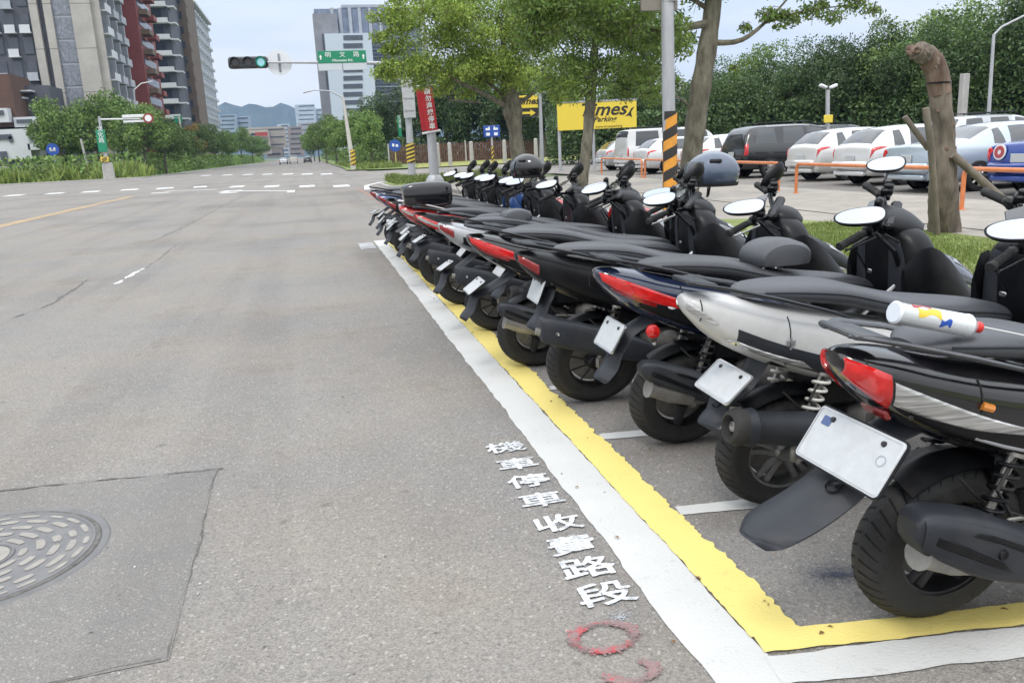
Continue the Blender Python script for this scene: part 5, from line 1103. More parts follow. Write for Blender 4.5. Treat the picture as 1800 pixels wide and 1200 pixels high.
# thin lamp beyond the wood and camera mast in the car park
bs = at(1738, 215, 30); bs.z = 0; t, b = upright('street_lamp', 'tall thin grey lamp post behind the cars on the right', 'street lamp', bs, at(1747, 60, 30), .09, .06)
MB().tube([tuple(at(1747, 62, 30)-b), tuple(at(1760, 48, 30)-b), tuple(at(1800, 28, 30)-b)], .045, 8).build('arm', galv, t)
bs = at(1457, 240, 26); bs.z = 0.05; t, b = upright('camera_mast', 'slim mast with two cameras and a small yellow plate behind the parked cars', 'mast', bs, at(1455, 158, 26), .075, .07)
for s_ in (-1, 1): MB().box(tuple(at(1456+s_*9, 152, 26)-b), (.28, .16, .10), ch=.03, rot=Matrix.Rotation(-s_*.35, 3, 'Y')).build('camera', white, t)
MB().box(tuple(at(1456, 209, 25.9)-b), (.34, .04, .26), ch=.01).build('yellow_plate', mat('sign_yellow', (.72, .55, .06), .4), t)
bs = at(1690, 215, 28); bs.z = 0; tpp = at(1692, 130, 28)
o = MB().box((0, 0, tpp.z/2), (.26, .26, tpp.z), ch=.02).box((0, 0, .55+.9), (.5, .4, .5), ch=.02).build('concrete_post', concrete); o.location = bs; tag(o, 'square pale concrete post right of the pruned trunk', 'post')
# billboard
tl_, br_ = at(984, 178, 46), at(1113, 228, 46); cx_ = (tl_.x+br_.x)/2; cz = (tl_.z+br_.z)/2; bw, bh = br_.x-tl_.x+.2, tl_.z-br_.z-.25
t = thing('billboard', 'yellow car park billboard with black italic lettering behind the slim trunk', 'billboard', (cx_, 46, 0), (0, 0, R(-8)))
MB().box((0, 0, cz), (bw, .12, bh), ch=.01).build('panel', mat('board_yellow', (.72, .55, .055), .42), t); MB().box((0, .02, cz+bh/2+.06), (bw+.05, .2, .10)).build('top_rail', galv, t)
for xx in (-bw/2+.1, -.2, bw/2-.3): MB().tube([(xx, .16, -.05), (xx, .16, cz+bh/2)], .09, 10).build('post', galv, t)
bk = mat('board_black', (.02, .018, .015), .5)
text_mesh('Times', 'lettering', bk, t, .98, Vector((.28, -.07, cz+.30)), rotx, shear=.35, sx=1.15, bold=.02)
text_mesh('Parking', 'lettering', bk, t, .40, Vector((.42, -.07, cz-.22)), rotx, shear=.35, sx=1.1, bold=.008)
text_mesh('www.timesparking', 'lettering', bk, t, .19, Vector((.65, -.07, cz-.62)), rotx, sx=1.1)
mb = MB(); cxx = bw/2-.42
mb.prism([(cxx-.25, -.062, cz-.12), (cxx-.05, -.062, cz+.05), (cxx+.12, -.062, cz+.32), (cxx+.30, -.062, cz+.40), (cxx+.1, -.062, cz+.1), (cxx+.16, -.062, cz-.2), (cxx-.02, -.062, cz-.08)], (0, -.006, 0)); mb.build('mark', bk, t, smooth=False)
# small yellow sign with arrow
c = at(922, 185, 38); t = thing('direction_sign', 'small yellow and black arrow sign hanging from a slim pole', 'sign', (c.x, 38, c.z))
MB().box((0, 0, .14), (1.25, .08, .55), ch=.01).build('panel', 'board_yellow', t); MB().box((0, .0, -.34), (1.25, .08, .38), ch=.01).build('lower_panel', bk, t)
text_mesh('Times', 'lettering', bk, t, .42, Vector((.1, -.045, .16)), rotx, shear=.35, bold=.012, sx=1.1)
MB().prism([(-.35, -.05, -.30), (.25, -.05, -.30), (.25, -.05, -.2), (.5, -.05, -.36), (.25, -.05, -.5), (.25, -.05, -.40), (-.35, -.05, -.40)], (0, .006, 0)).build('arrow', 'board_yellow', t, smooth=False)
bs = at(953, 285, 38); bs.z = 0.05; t2, b = upright('sign_pole', 'slim grey pole holding the small yellow arrow sign', 'pole', bs, at(949, 165, 38), .09, .075)
MB().tube([tuple(at(948, 205, 38)-b), tuple(at(905, 205, 38)-b)], .03, 8).build('bracket', galv, t2)
# blue signs
bl = mat('sign_blue', (.015, .07, .34), .4)
c = at(864, 231, 62); t = thing('blue_sign', 'rectangular blue sign with white symbols on a striped post', 'sign', (c.x, 62, 0)); MB().box((0, -.08, c.z), (1.25, .05, .82), ch=.03).build('panel', bl, t)
MB().tube([(0, 0, 0), (0, 0, c.z+.3)], .07, 10).build('post', galv, t); hazard(t, (0, 0), .085, .3, 1.6, 4, stripe_y)
mb = MB()
for s_ in (-1, 1):
    mb.box((s_*.30, -.11, c.z+.16), (.34, .012, .16)).box((s_*.30, -.11, c.z-.20), (.28, .012, .22)); mb.box((s_*.2, -.11, c.z+.29), (.1, .012, .1))
mb.build('symbols', 'sign_white', t, smooth=False)
c = at(694, 256, 90); t = thing('blue_sign', 'small round blue sign on a thin post before the red brown fence', 'sign', (c.x, 90, 0)); MB().lathe([(0, 0), (0, .62), (.05, .62), (.05, 0)], c=(0, -.1, c.z), axis=(0, -1, 0), n=28).build('disc', bl, t); MB().tube([(0, 0, 0), (0, 0, c.z)], .06, 8).build('post', mat('yellow_post', (.5, .42, .12), .6), t)
MB().box((-.18, -.16, c.z+.05), (.22, .012, .30)).box((.2, -.16, c.z-.02), (.26, .012, .24)).build('symbols', 'sign_white', t, smooth=False)
c = at(93, 263, 112); t = thing('blue_sign', 'round blue sign with white arrows on the far left pavement', 'sign', (c.x, 112, 0)); MB().lathe([(0, 0), (0, .72), (.05, .72), (.05, 0)], c=(0, -.1, c.z), axis=(0, -1, 0), n=28).build('disc', bl, t); MB().tube([(0, 0, 0), (0, 0, c.z)], .09, 8).build('post', galv, t)
MB().box((-.22, -.16, c.z), (.20, .012, .42)).box((.22, -.16, c.z), (.20, .012, .42)).box((0, -.16, c.z-.1), (.7, .012, .12)).build('symbols', 'sign_white', t, smooth=False)
# far left signal post with pedestal
f0 = gp(193, 316); t, b = upright('traffic_post', 'far signal post on a concrete pedestal with a green vertical street sign', 'signal pole', f0, at(174, 205, f0.y), .22, .14)
ped = at(190, 276, f0.y).z; MB().box((0, -.05, ped*.36), (1.15, .9, ped*.78), ch=.08, taper=.85).build('pedestal', concrete, t); MB().box((-.1, -.42, ped*.9), (.85, .3, ped*.22), ch=.03).build('warning_panel', stripe_y, t)
for k in range(3): MB().box((-.1, -.575, ped*(.84+k*.055)), (.62, .012, .07), rot=Matrix.Rotation(-.5, 3, 'Y')).build('black_stripe', stripe_k, t)
c = at(180, 248, f0.y)-b; s3 = MB().box((c.x, -.35, c.z), (.95, .06, 2.4), ch=.03).build('green_sign', 'sign_green', t); text_mesh('文\n化\n路', 'sign_characters', 'sign_white', s3, .62, Vector((c.x, -.39, c.z+.65)), rotx)
a0_, a1_ = at(175, 210, f0.y)-b, at(222, 210, f0.y)-b; MB().tube([tuple(a0_), tuple(a1_+Vector((1.5, 0, 0)))], .08, 8).build('arm', white, t)
c = at(237, 209, f0.y); t = thing('signal_box', 'white horizontal signal box with a red ringed sign at its end', 'traffic light', tuple(c)); MB().box((0, 0, .28), (2.55, .3, .34), ch=.05).box((0, .02, -.28), (2.5, .2, .22), ch=.03).build('housing', white, t)
MB().lathe([(0, 0), (0, .55), (.06, .55), (.06, 0)], c=(1.45, -.15, 0), axis=(0, -1, 0), n=28, sc=(1, 1, 1)).build('red_disc', mat('sign_red', (.25, .03, .03), .5), t); MB().lathe([(0, 0), (0, .36), (.02, .36), (.02, 0)], c=(1.45, -.22, 0), axis=(0, -1, 0), n=24).build('white_centre', 'sign_white', t)
f1 = gp(327, 297); f1.y = min(f1.y, 190); f1 = at(327, 296, 190); f1.z = 0; t, b = upright('traffic_post', 'distant pale post with a small green sign near the left pavement trees', 'signal pole', f1, at(315, 205, 190), .28, .2, m='pale_pole'); c = at(313, 210, 190)-b; MB().box(tuple(c), (1.6, .1, 1.4), ch=.05).build('green_sign', 'sign_green', t)
MB().tube([tuple(at(315, 207, 190)-b), tuple(at(285, 210, 190)-b)], .12, 6).build('arm', galv, t)
o = MB().tube([(0, 0, 0), tuple(at(141, 238, 112)-at(152, 284, 112))], .14, 8).build('pale_stake', concrete); o.location = at(152, 284, 112); o.location.z = max(0, o.location.z-.4); tag(o, 'slanting pale stake among the far left weeds', 'stake')
l0 = at(238, 260, 135); l0.z = 0; t, b = upright('street_lamp', 'distant street lamp whose arm shows in front of the red building', 'street lamp', l0, at(236, 158, 135), .15, .08); MB().tube([tuple(at(236, 158, 135)-b), tuple(at(248, 147, 135)-b), tuple(at(268, 143, 135)-b)], .07, 6).build('arm', white, t)

# orange hoop rails of the car park
def hoop(label, a, b_, h=.68):
    a, b_ = Vector(a), Vector(b_); t = thing('hoop_rail', label, 'barrier', tuple(a), group='orange hoop barriers round the car park'); d = (b_-a); n = d.normalized(); r_ = .12
    pts = [(0, 0, 0), (0, 0, h-r_)]+[tuple(n*(r_-r_*math.cos(x))+Vector((0, 0, h-r_+r_*math.sin(x)))) for x in (.4, .8, 1.2, PI/2)]
    pts2 = [tuple(d-n*(r_-r_*math.cos(x))+Vector((0, 0, h-r_+r_*math.sin(x)))) for x in (PI/2, 1.2, .8, .4)]+[tuple(d+Vector((0, 0, h-r_))), tuple(d)]
    MB().tube(pts+pts2, .038, 12).build('hoop', orange, t)
    for p in (Vector((0, 0, 0)), d): MB().lathe([(0, .075), (.012, .075), (.014, .04)], c=tuple(p), axis=(0, 0, 1), n=16).build('foot_plate', orange, t)
ga, gb_ = gp(1399, 340, .1), gp(1690, 369, .1)
dirr = (gb_-ga).normalized()
hoop('orange hoop rail starting right of the pruned trunk', gb_, gb_+dirr*3.6)
hoop('orange hoop rail between the white hatchback and the pruned trunk', ga, gb_-dirr*.55)
hoop('orange hoop rail in front of the black suv', gp(1368, 336, .1)-dirr*5.2, gp(1368, 336, .1))
hoop('orange hoop rail behind the striped pole', gp(1368, 336, .1)-dirr*11.0, gp(1368, 336, .1)-dirr*5.6)
hoop('farthest orange hoop rail, by the slim trunk', gp(1368, 336, .1)-dirr*17.5, gp(1368, 336, .1)-dirr*11.4)

# bollards and red brown fence across the side street
bo = None
for i, (px, Y) in enumerate([(792, 75), (830, 75), (888, 75), (943, 75), (771, 75)]):
    c = at(px, 290, Y); o = MB().lathe([(0, .20), (2.0, .17), (2.06, .10), (2.08, 0)], axis=(0, 0, 1), n=12).build('bollard', concrete); o.location = (c.x, Y, .05)
    tag(o, ['thick pale bollard below the rectangular blue sign on its left', 'pale bollard between the banner pole and the blue sign', 'pale bollard just right of the striped blue sign post', 'pale bollard in front of the slim sign pole', 'leftmost pale bollard beside the banner pole'][i], 'bollard', 'pale bollards across the side street')
fm = mat('fence_brown', (.12, .060, .045), .85, var=.3, scale=1.5); t = thing('fence', 'long red brown slatted fence before the dark trees', 'fence', (9, 98, 0)); mb = MB(); mp_ = MB()
for k in range(150): mb.box((k*.24, 0, 1.1+.05*math.sin(k*2.1)), (.15, .05, 2.2))
mb.build('slats', fm, t, smooth=False)
for k in range(0, 13): MB().box((k*3.0, -.08, 1.2), (.16, .12, 2.5)).build('post', concrete if k % 3 == 0 else fm, t)

# ------------------------------------------------------------------ cars
HATCH = [(0, .42, .74, .84, .66, .72, .55), (.04, .30, .88, .98, .78, .84, .64), (.12, .26, .95, 1.08, .82, .88, .66), (.34, .24, .97, 1.30, .85, .90, .63), (.58, .22, .97, 1.43, .86, .905, .61), (1.2, .2, .96, 1.50, .87, .91, .60), (2.1, .2, .94, 1.49, .87, .91, .60), (2.8, .2, .93, 1.38, .87, .905, .60), (3.35, .2, .92, 1.06, .87, .90, .66), (3.9, .22, .88, .96, .85, .87, .62), (4.4, .26, .72, .82, .76, .78, .52), (4.55, .36, .58, .62, .58, .6, .4)]
SEDAN = [(0, .44, .72, .80, .64, .70, .5), (.04, .32, .88, .96, .78, .84, .62), (.12, .26, .95, 1.03, .83, .88, .70), (.55, .22, .98, 1.08, .86, .90, .72), (.95, .2, .98, 1.14, .87, .91, .68), (1.5, .2, .97, 1.38, .87, .91, .60), (2.1, .2, .96, 1.46, .87, .91, .58), (2.9, .2, .95, 1.43, .87, .91, .58), (3.4, .2, .93, 1.22, .87, .905, .62), (3.85, .2, .92, 1.02, .87, .89, .66), (4.6, .24, .84, .92, .82, .85, .58), (5.1, .3, .66, .72, .7, .72, .45), (5.2, .4, .56, .6, .55, .58, .4)]
SUV = [(0, .50, .92, 1.0, .72, .78, .64), (.04, .38, 1.02, 1.16, .82, .88, .70), (.10, .32, 1.06, 1.36, .86, .90, .70), (.24, .30, 1.07, 1.60, .87, .91, .68), (.50, .28, 1.07, 1.70, .88, .92, .67), (1.4, .28, 1.05, 1.73, .88, .92, .67), (2.4, .28, 1.04, 1.71, .88, .92, .66), (3.0, .28, 1.02, 1.55, .88, .92, .66), (3.5, .28, 1.0, 1.16, .88, .91, .70), (4.2, .3, .98, 1.08, .86, .88, .66), (4.7, .36, .8, .9, .76, .78, .5), (4.8, .45, .68, .72, .6, .6, .4)]
VAN = [(0, .40, 1.0, 1.1, .76, .80, .72), (.03, .3, 1.1, 1.5, .84, .87, .78), (.10, .25, 1.12, 1.80, .86, .89, .76), (.3, .24, 1.12, 1.93, .87, .90, .75), (1.5, .22, 1.1, 1.95, .88, .91, .75), (3.0, .22, 1.08, 1.94, .88, .91, .74), (3.8, .22, 1.06, 1.8, .88, .91, .72), (4.3, .24, 1.02, 1.3, .86, .88, .70), (4.7, .3, .8, .95, .8, .8, .6), (4.8, .4, .6, .66, .6, .6, .4)]
def car_ring(s_):
    x, zb, zl, zr, ws, wl, wr = s_; h = [(0, zb), (ws*.9, zb), (ws, zb+.07), (wl*1.005, zb+(zl-zb)*.45), (wl, zl-.08), (wl*.955, zl), (wl*.955*.5+wr*.5+.01, (zl+zr)/2), (wr, zr-.055*min(1, (zr-zl)*4)), (wr*.78, zr-.01)]
    pts = [(x, -y, z) for y, z in h]+[(x, 0, zr+.012)]+[(x, y, z) for y, z in h[:0:-1]]
    return pts
cpaint = {}
def car(kind, label, loc, colr, rot=0.0, metal=.15, group='cars parked in the car park', lampc='red_lens', rear_clear=False):
    S_ = {'hatch': HATCH, 'sedan': SEDAN, 'suv': SUV, 'van': VAN}[kind]; t = thing('parked_car', label, 'car', loc, (0, 0, R(rot)), group)
    kx = 1.08; SS = [(a[0]*kx, *a[1:]) for a in S_]
    pm = mat('car_paint_%d' % (len(cpaint)), colr, .25, metal=metal, coat=.9, spec=.5); cpaint[label] = 1
    lf = Loft([car_ring(a) for a in SS]); xs = [a[0] for a in SS]; U = lambda x: float(np.interp(x*kx, xs, np.linspace(0, 1, len(xs))))
    lf.mesh(MB(), 44).build('body', pm, t, ang=50)
    m18 = 1/18
    # glass: rear window, side windows, windscreen
    ra, rb = {'hatch': (.13, .55), 'sedan': (.98, 1.50), 'suv': (.09, .30), 'van': (.05, .2)}[kind]
    lf.patch(MB(), [(U(ra), 7.15*m18), (U(rb), 7.3*m18), (U(rb), 10.7*m18), (U(ra), 10.85*m18)], .008, 8, 10).build('rear_window', glass, t)
    wa, wb = {'hatch': (2.82, 3.3), 'sedan': (2.95, 3.8), 'suv': (3.0, 3.45), 'van': (3.6, 4.2)}[kind]
    lf.patch(MB(), [(U(wa), 7.2*m18), (U(wb), 7.2*m18), (U(wb), 10.8*m18), (U(wa), 10.8*m18)], .008, 8, 8).build('windscreen', glass, t)
    doors = {'hatch': [(.55, .95, .85), (1.0, 1.85, 1.0), (1.92, 2.75, 1.0)], 'sedan': [(1.35, 1.72, .9), (1.77, 2.4, 1.), (2.47, 3.3, 1.)], 'suv': [(.35, 1.15, 1.), (1.25, 2.1, 1.), (2.18, 3.0, 1.)], 'van': [(.35, 1.5, 1.), (1.6, 2.7, 1.), (2.8, 3.8, 1.)]}[kind]
    for a, b, _ in doors:
        for s_ in (0, 1):
            lo, hi = 5.15, 6.85; q = [(U(a+.08), lo), (U(b), lo), (U(b-.04), hi), (U(a+.16), hi)]
            lf.patch(MB(), [(u, ((18-v) if s_ else v)*m18) for u, v in q], .006, 8, 5).build('side_window', glass, t)
    # lamps, bumper, plate
    for s_ in (0, 1):
        q = {'hatch': [(U(.015), 4.0), (U(.20), 4.5), (U(.42), 5.02), (U(.05), 5.6)], 'sedan': [(U(.015), 3.8), (U(.16), 3.9), (U(.30), 4.9), (U(.03), 6.2)], 'suv': [(U(.015), 3.4), (U(.11), 3.4), (U(.16), 5.4), (U(.045), 5.8)], 'van': [(U(.012), 3.2), (U(.07), 3.2), (U(.08), 4.9), (U(.03), 5.2)]}[kind]
        lf.patch(MB(), [(u, ((18-v) if s_ else v)*m18) for u, v in q], .014, 8, 6).build('tail_light', lampc, t)
        q = [(U(4.1), 4.2), (U(4.38), 4.0), (U(4.38), 4.9), (U(4.1), 4.95)]; lf.patch(MB(), [(u, ((18-v) if s_ else v)*m18) for u, v in q], .01).build('headlight', clearlens, t)
    z0 = S_[1][1]; MB().box((-.035, 0, z0+.22), (.16, 1.45, .22), ch=.05).box((-.02, 0, z0+.02), (.14, 1.25, .12), ch=.03).build('rear_bumper', pm if kind != 'suv' else black, t)
    zp = {'hatch': .70, 'sedan': .74, 'suv': .80, 'van': .80}[kind]; MB().box((-.03 if kind != 'sedan' else -.025, 0, zp), (.03, .36, .17), ch=.006).build('number_plate', platem, t)
    # wheels with dark arches
    for xw in ((.88, 3.62) if kind != 'sedan' else (1.05, 4.1)):
        for s_ in (-1, 1):
            xw_ = xw*kx; R_ = .33
            MB().lathe([(0, 0), (0, R_*1.17), (.012, R_*1.17), (.012, 0)], c=(xw_, s_*.895, R_+.01), axis=(0, s_, 0), n=36, sc=(1.06, 1, 1)).build('wheel_arch', black, t)
            w = MB().lathe([(-.0, 0), (.0, R_*.2), (-.02, R_*.3), (-.03, R_*.62), (.02, R_*.66), (.02, R_*.70), (-.03, R_*.7)], c=(xw_, s_*.93, R_), axis=(0, s_, 0), n=32, sc=(1.06, 1, 1))
            for k in range(8):
                a = 2*PI*k/8; d = Vector((math.cos(a)*1.06, 0, math.sin(a))); w.tube([Vector((xw_, s_*.945, R_))+d*R_*.12, Vector((xw_, s_*.945, R_))+d*R_*.66], [.035, .028], 6)
            wo = w.build('wheel', steel, t)
            MB().lathe([(-.18, R_*.70), (-.18, R_*.95), (-.15, R_), (-.02, R_), (.02, R_*.95), (.022, R_*.70)], c=(xw_, s_*.93, R_), axis=(0, s_, 0), n=40, sc=(1.06, 1, 1), close=True).build('tyre', rubber, wo)
    for s_ in (-1, 1):
        MB().box((2.95*kx, s_*.98, 1.0 if kind != 'van' else 1.2), (.12, .18, .13), ch=.04).build('door_mirror', pm, t)
        for a in ((1.75, 2.6) if kind != 'van' else (2.6,)): MB().box((a*kx, s_*.915, .82), (.16, .03, .03), ch=.01).build('door_handle', pm, t)
    if kind in ('suv', 'van'):
        for s_ in (-1, 1): MB().tube([(.5, s_*.58, S_[5][3]+.02), (.7, s_*.58, S_[5][3]+.07), (2.6, s_*.58, S_[5][3]+.07), (2.8, s_*.58, S_[5][3]-.02)], .02, 8).build('roof_rail', black, t)
    return t
car('sedan', 'light blue silver sedan whose rear stands behind the pruned trunk', (13.1, 16.45, .06), (.40, .46, .52), metal=.35)
bc = car('sedan', 'bright blue sedan cut by the right edge of the view', (13.6, 13.85, .06), (.010, .045, .26), metal=.2)
MB().lathe([(0, 0), (0, .16), (.01, .16), (.014, 0)], c=(-.008, .48, .86), axis=(-1, 0, .1), n=24).build('round_emblem', white, bc); MB().lathe([(0, .05), (.012, .05), (.012, .12), (0, .12)], c=(-.02, .48, .86), axis=(-1, 0, .1), n=24, close=True).build('emblem_ring', redp, bc)
car('hatch', 'white hatchback with swept red tail lamps between suv and light blue sedan', (13.9, 19.6, .06), (.62, .62, .62))
car('hatch', 'white hatchback half hidden left of the nearer white one', (14.4, 22.7, .06), (.58, .58, .57))
car('suv', 'black suv with round red lamps between white cars', (14.2, 26.6, .06), (.012, .013, .015))
car('hatch', 'white car directly right of the leaning tree trunk', (14.2, 30.0, .06), (.60, .61, .62))
car('hatch', 'white hatchback between the slim trunk and the striped pole', (13.9, 34.2, .06), (.60, .60, .60))
car('van', 'white van just right of the slim trunk', (14.4, 37.8, .06), (.62, .62, .62))
car('hatch', 'pale grey car mostly hidden behind the slim trunk', (14.6, 41.2, .06), (.45, .46, .47))
for i, (y, k, c_, lb) in enumerate([(25.5, 'suv', (.45, .47, .5), 'silver roofed suv in the second row above the black suv'), (30.5, 'hatch', (.6, .6, .6), 'white hatchback roof in the second row right of the leaning trunk'), (35.5, 'suv', (.03, .035, .045), 'dark car in the second row left of the striped pole'), (21.0, 'sedan', (.5, .5, .5), 'grey sedan in the second row above the white hatchbacks')]):
    car(k, lb, (21.5+i*.3, y, .06), c_, group='second row of parked cars')
# far cars on the avenue
for px, py, c_, k, lb in [(498, 283.5, (.6, .62, .64), 'sedan', 'distant white sedan left of its neighbour on the avenue'), (516, 283.0, (.62, .6, .56), 'van', 'distant pale van on the avenue, middle one of three'), (541, 283.5, (.05, .055, .06), 'hatch', 'distant dark car right of the pale van on the avenue')]:
    p = at(px, 284, 205); car(k, lb, (p.x, 205, .0), c_, rot=90, group='cars far down the avenue')

# ------------------------------------------------------------------ buildings
glassb = mat('window_glass', (.045, .055, .075), .12, spec=.8, var=.3, scale=.35)
stone = mat('pale_stone_cladding', (.39, .37, .34), .8, var=.12, scale=.5); dark = mat('dark_grey_cladding', (.075, .080, .098), .6, var=.15, scale=.4)
meshm = mat('grey_mesh_screen', (.20, .215, .25), .6, var=.35, scale=3.5, stretch=(1, 1, .7)); wht = mat('white_facade', (.55, .57, .60), .6, var=.06, scale=.5)
redb = mat('red_tile', (.20, .050, .045), .7, var=.15, scale=.5); brownb = mat('brown_tile', (.13, .095, .07), .75, var=.2, scale=.5); greyb = mat('light_grey_tile', (.36, .38, .42), .7, var=.1, scale=.4)
def B(name, label, x, y): return thing(name, label, 'building', (x, y, 0))
def X_(px, Y): return at(px, 192, Y).x
FH = 3.3
# 1: near left tower with stone bands
Y0 = 140.0; t = B('apartment_tower', 'tall left tower with pale stone bands, grey mesh panel and dark balconies', 0, 0)
xr = X_(187, Y0); xl = X_(-190, Y0); H1 = 62
MB().box(((xl+xr)/2, Y0+9.5, H1/2), (xr-xl, 18, H1)).build('wall', dark, t, smooth=False)
for a, b, m_, d in ((82, 96, stone, 1.0), (106, 120, stone, 1.0), (153, 187, stone, 1.2)):
    xa, xb = X_(a, Y0), X_(b, Y0); mb = MB()
    for k in range(10): mb.box(((xa+xb)/2, Y0+.2, 3.1+k*6.2), (xb-xa, d, 6.14))
    mb.build('stone_band', m_, t, smooth=False)
xa, xb = X_(120, Y0), X_(153, Y0)
for k in range(18):
    MB().box(((xa+xb)/2, Y0+.3, 1.7+k*FH), (xb-xa, .4, FH-.32)).build('mesh_panel', meshm, t, smooth=False)
MB().box(((xa+xb)/2, Y0+.35, 30), (xb-xa, .3, 60)).build('screen_frame', greyb, t, smooth=False)
for col in range(4):
    xa, xb = X_(82-26*(col+1)+2, Y0), X_(82-26*col-3, Y0)
    for k in range(18):
        z = 1.2+k*FH; w_ = MB().box(((xa+xb)/2, Y0+.42, z+1.5), ((xb-xa)*.8, .12, 2.3)).build('window', glassb, t, smooth=False)
        if (k+col) % 2 == 0 or k % 3 == 0:
            bal = MB().box((xa*.45+xb*.55, Y0-.55, z+.45), ((xb-xa)*.86, .12, 1.05)).box((xa*.45+xb*.55, Y0-.1, z-.1), ((xb-xa)*.9, 1.1, .18)).build('balcony', wht if k % 3 != 1 else greyb, t, smooth=False)
for k in range(18):
    for j in range(3): MB().box((xr+.9, Y0+3+j*5.6, 1.0+k*FH), (1.8, 3.6, .22)).box((xr+1.75, Y0+3+j*5.6, 1.55+k*FH), (.12, 3.6, .95)).build('side_balcony', greyb if j else wht, t, smooth=False)
for j in range(4): MB().box((xr+.5, Y0+.6+j*5.6, 30), (1.2, .5, 60)).build('side_fin', greyb if j else stone, t, smooth=False)
# 2: red tower
Y1 = 162.0; t = B('apartment_tower', 'narrow red tiled tower right of the stone banded one', 0, 0); xa, xb = X_(236, Y1), X_(264, Y1)
MB().box(((xa+xb)/2, Y1+8, 30), (xb-xa, 16, 62)).build('wall', redb, t, smooth=False); MB().box((xa-.4, Y1+.1, 30), (.9, .8, 62)).build('corner_strip', stone, t, smooth=False)
for k in range(18):
    for j in range(2): MB().box((xb+.7, Y1+3.5+j*6.5, 1.0+k*FH), (1.5, 3.6, .9)).build('balcony', redb if j else brownb, t, smooth=False); 
for k in range(18): MB().box((xb+.06, Y1+7, 2.7+k*FH), (.12, 12, 1.3)).build('window', glassb, t, smooth=False)
# 3: white slab balconies
Y2 = 196.0; t = B('apartment_tower', 'tower with white balcony slabs and wide dark windows', 0, 0); xa, xb = X_(280, Y2), X_(318, Y2)
MB().box(((xa+xb)/2, Y2+10, 37), ((xb-xa), 19, 74)).build('wall', dark, t, smooth=False)
for k in range(21):
    z = 1.0+k*3.25; MB().box(((xa+xb)/2, Y2-.2, z), ((xb-xa)*.98, 2.2, .30)).box(((xa+xb)/2, Y2-1.25, z+.45), ((xb-xa)*.96, .12, .8)).build('balcony', wht, t, smooth=False)
    MB().box(((xa+xb)/2-.8, Y2+.42, z+1.7), ((xb-xa)*.70, .12, 1.9)).build('window', glassb, t, smooth=False); MB().box((xb+.6, Y2+2.2, z), (1.4, 4.0, .3)).build('side_balcony', wht, t, smooth=False)
t = B('apartment_tower', 'brown tiled tower wing beside the white slab balconies', 0, 0); xc = X_(338, 212.0); MB().box(((xb+xc)/2+.5, 222, 36), (abs(xc-xb)+1.5, 18, 72)).build('wall', brownb, t, smooth=False)
for k in range(21):
    MB().box(((xb+xc)/2-.2, 212.9, 1.8+k*3.25), (1.4, .15, 1.5)).build('window', glassb, t, smooth=False); MB().box((xc+.9, 214.5, 1+k*3.25), (1.0, 2.4, .8)).build('balcony', brownb, t, smooth=False)
# 4: pale tower
Y3 = 268.0; t = B('apartment_tower', 'pale grey tower with many small windows at the right end of the left row', 0, 0); xa, xb = X_(328, Y3), X_(358, Y3); Ht = at(352, 4, Y3).z; xs_ = xb
MB().box(((xa+xb)/2, Y3+22, Ht/2), ((xb-xa), 44, Ht)).build('wall', greyb, t, smooth=False); MB().box(((xa+xb)/2+.5, Y3+22, Ht+.4), ((xb-xa)+1.5, 45, .7)).build('roof', wht, t, smooth=False)
nf = int(Ht/3.3)
for k in range(nf):
    z = 1.5+k*3.3; MB().box(((xa+xb)/2+.4, Y3-.1, z+.9), ((xb-xa)*.74, .3, 1.5)).build('window', glassb, t, smooth=False); MB().box(((xa+xb)/2, Y3-.5, z-.15), ((xb-xa)*.98, 1.0, .35)).build('balcony', wht, t, smooth=False)
for k in range(nf):
    mb = MB(); mw = MB()
    for j in range(8): mb.box((xb+.05, Y3+3+j*5.2, 2.4+k*3.3), (.2, 1.7, 1.3)); mw.box((xb+.4, Y3+5.4+j*5.2, 1.6+k*3.3), (.8, 1.8, .8))
    o = mb.build('window_row', glassb, t, smooth=False); o['kind'] = 'stuff'; o = mw.build('balcony_row', wht, t, smooth=False); o['kind'] = 'stuff'
# low white villa at the far left
Yv = 124.0; Z_ = lambda px, py, Y=Yv: at(px, py, Y)
def pbox(mb, x0, y0, x1, y1, Y, d, off=0.0):
    a, b = at(x0, y1, Y), at(x1, y0, Y); mb.box(((a.x+b.x)/2, Y+d/2+off, (a.z+b.z)/2), (b.x-a.x, d, b.z-a.z)); return mb
t = B('villa', 'low modern white house with boxy balconies at the left edge', 0, 0)
pbox(MB(), -60, 226, 47, 284, Yv, 8).build('wall', wht, t, smooth=False); pbox(MB(), -60, 130, 16, 226, Yv+1.5, 8).build('brick_tower', mat('villa_brick', (.10, .055, .04), .8, var=.2, scale=.6), t, smooth=False)
pbox(MB(), 26, 205, 62, 224, Yv+1, 5).build('balcony', wht, t, smooth=False); pbox(MB(), -20, 190, 12, 216, Yv, 4).build('balcony', wht, t, smooth=False); pbox(MB(), 50, 252, 70, 264, Yv, 4).build('balcony', wht, t, smooth=False)
for q_ in ((-10, 236, 20, 246), (26, 209, 52, 216), (2, 266, 12, 281), (-16, 194, 6, 203), (17, 240, 22, 250)): pbox(MB(), *q_, Yv, .3, -.2 if q_[0] != 26 else .75).build('window', glassb, t, smooth=False)
t = B('house', 'dark glazed house with a thin white canopy behind the villa', 0, 0); pbox(MB(), 16, 150, 84, 284, 131, 7).build('wall', dark, t, smooth=False); pbox(MB(), 16, 160, 62, 164, 131, 3, -2).build('canopy', wht, t, smooth=False); pbox(MB(), 20, 172, 50, 176, 131, 3, -2).build('canopy', wht, t, smooth=False)
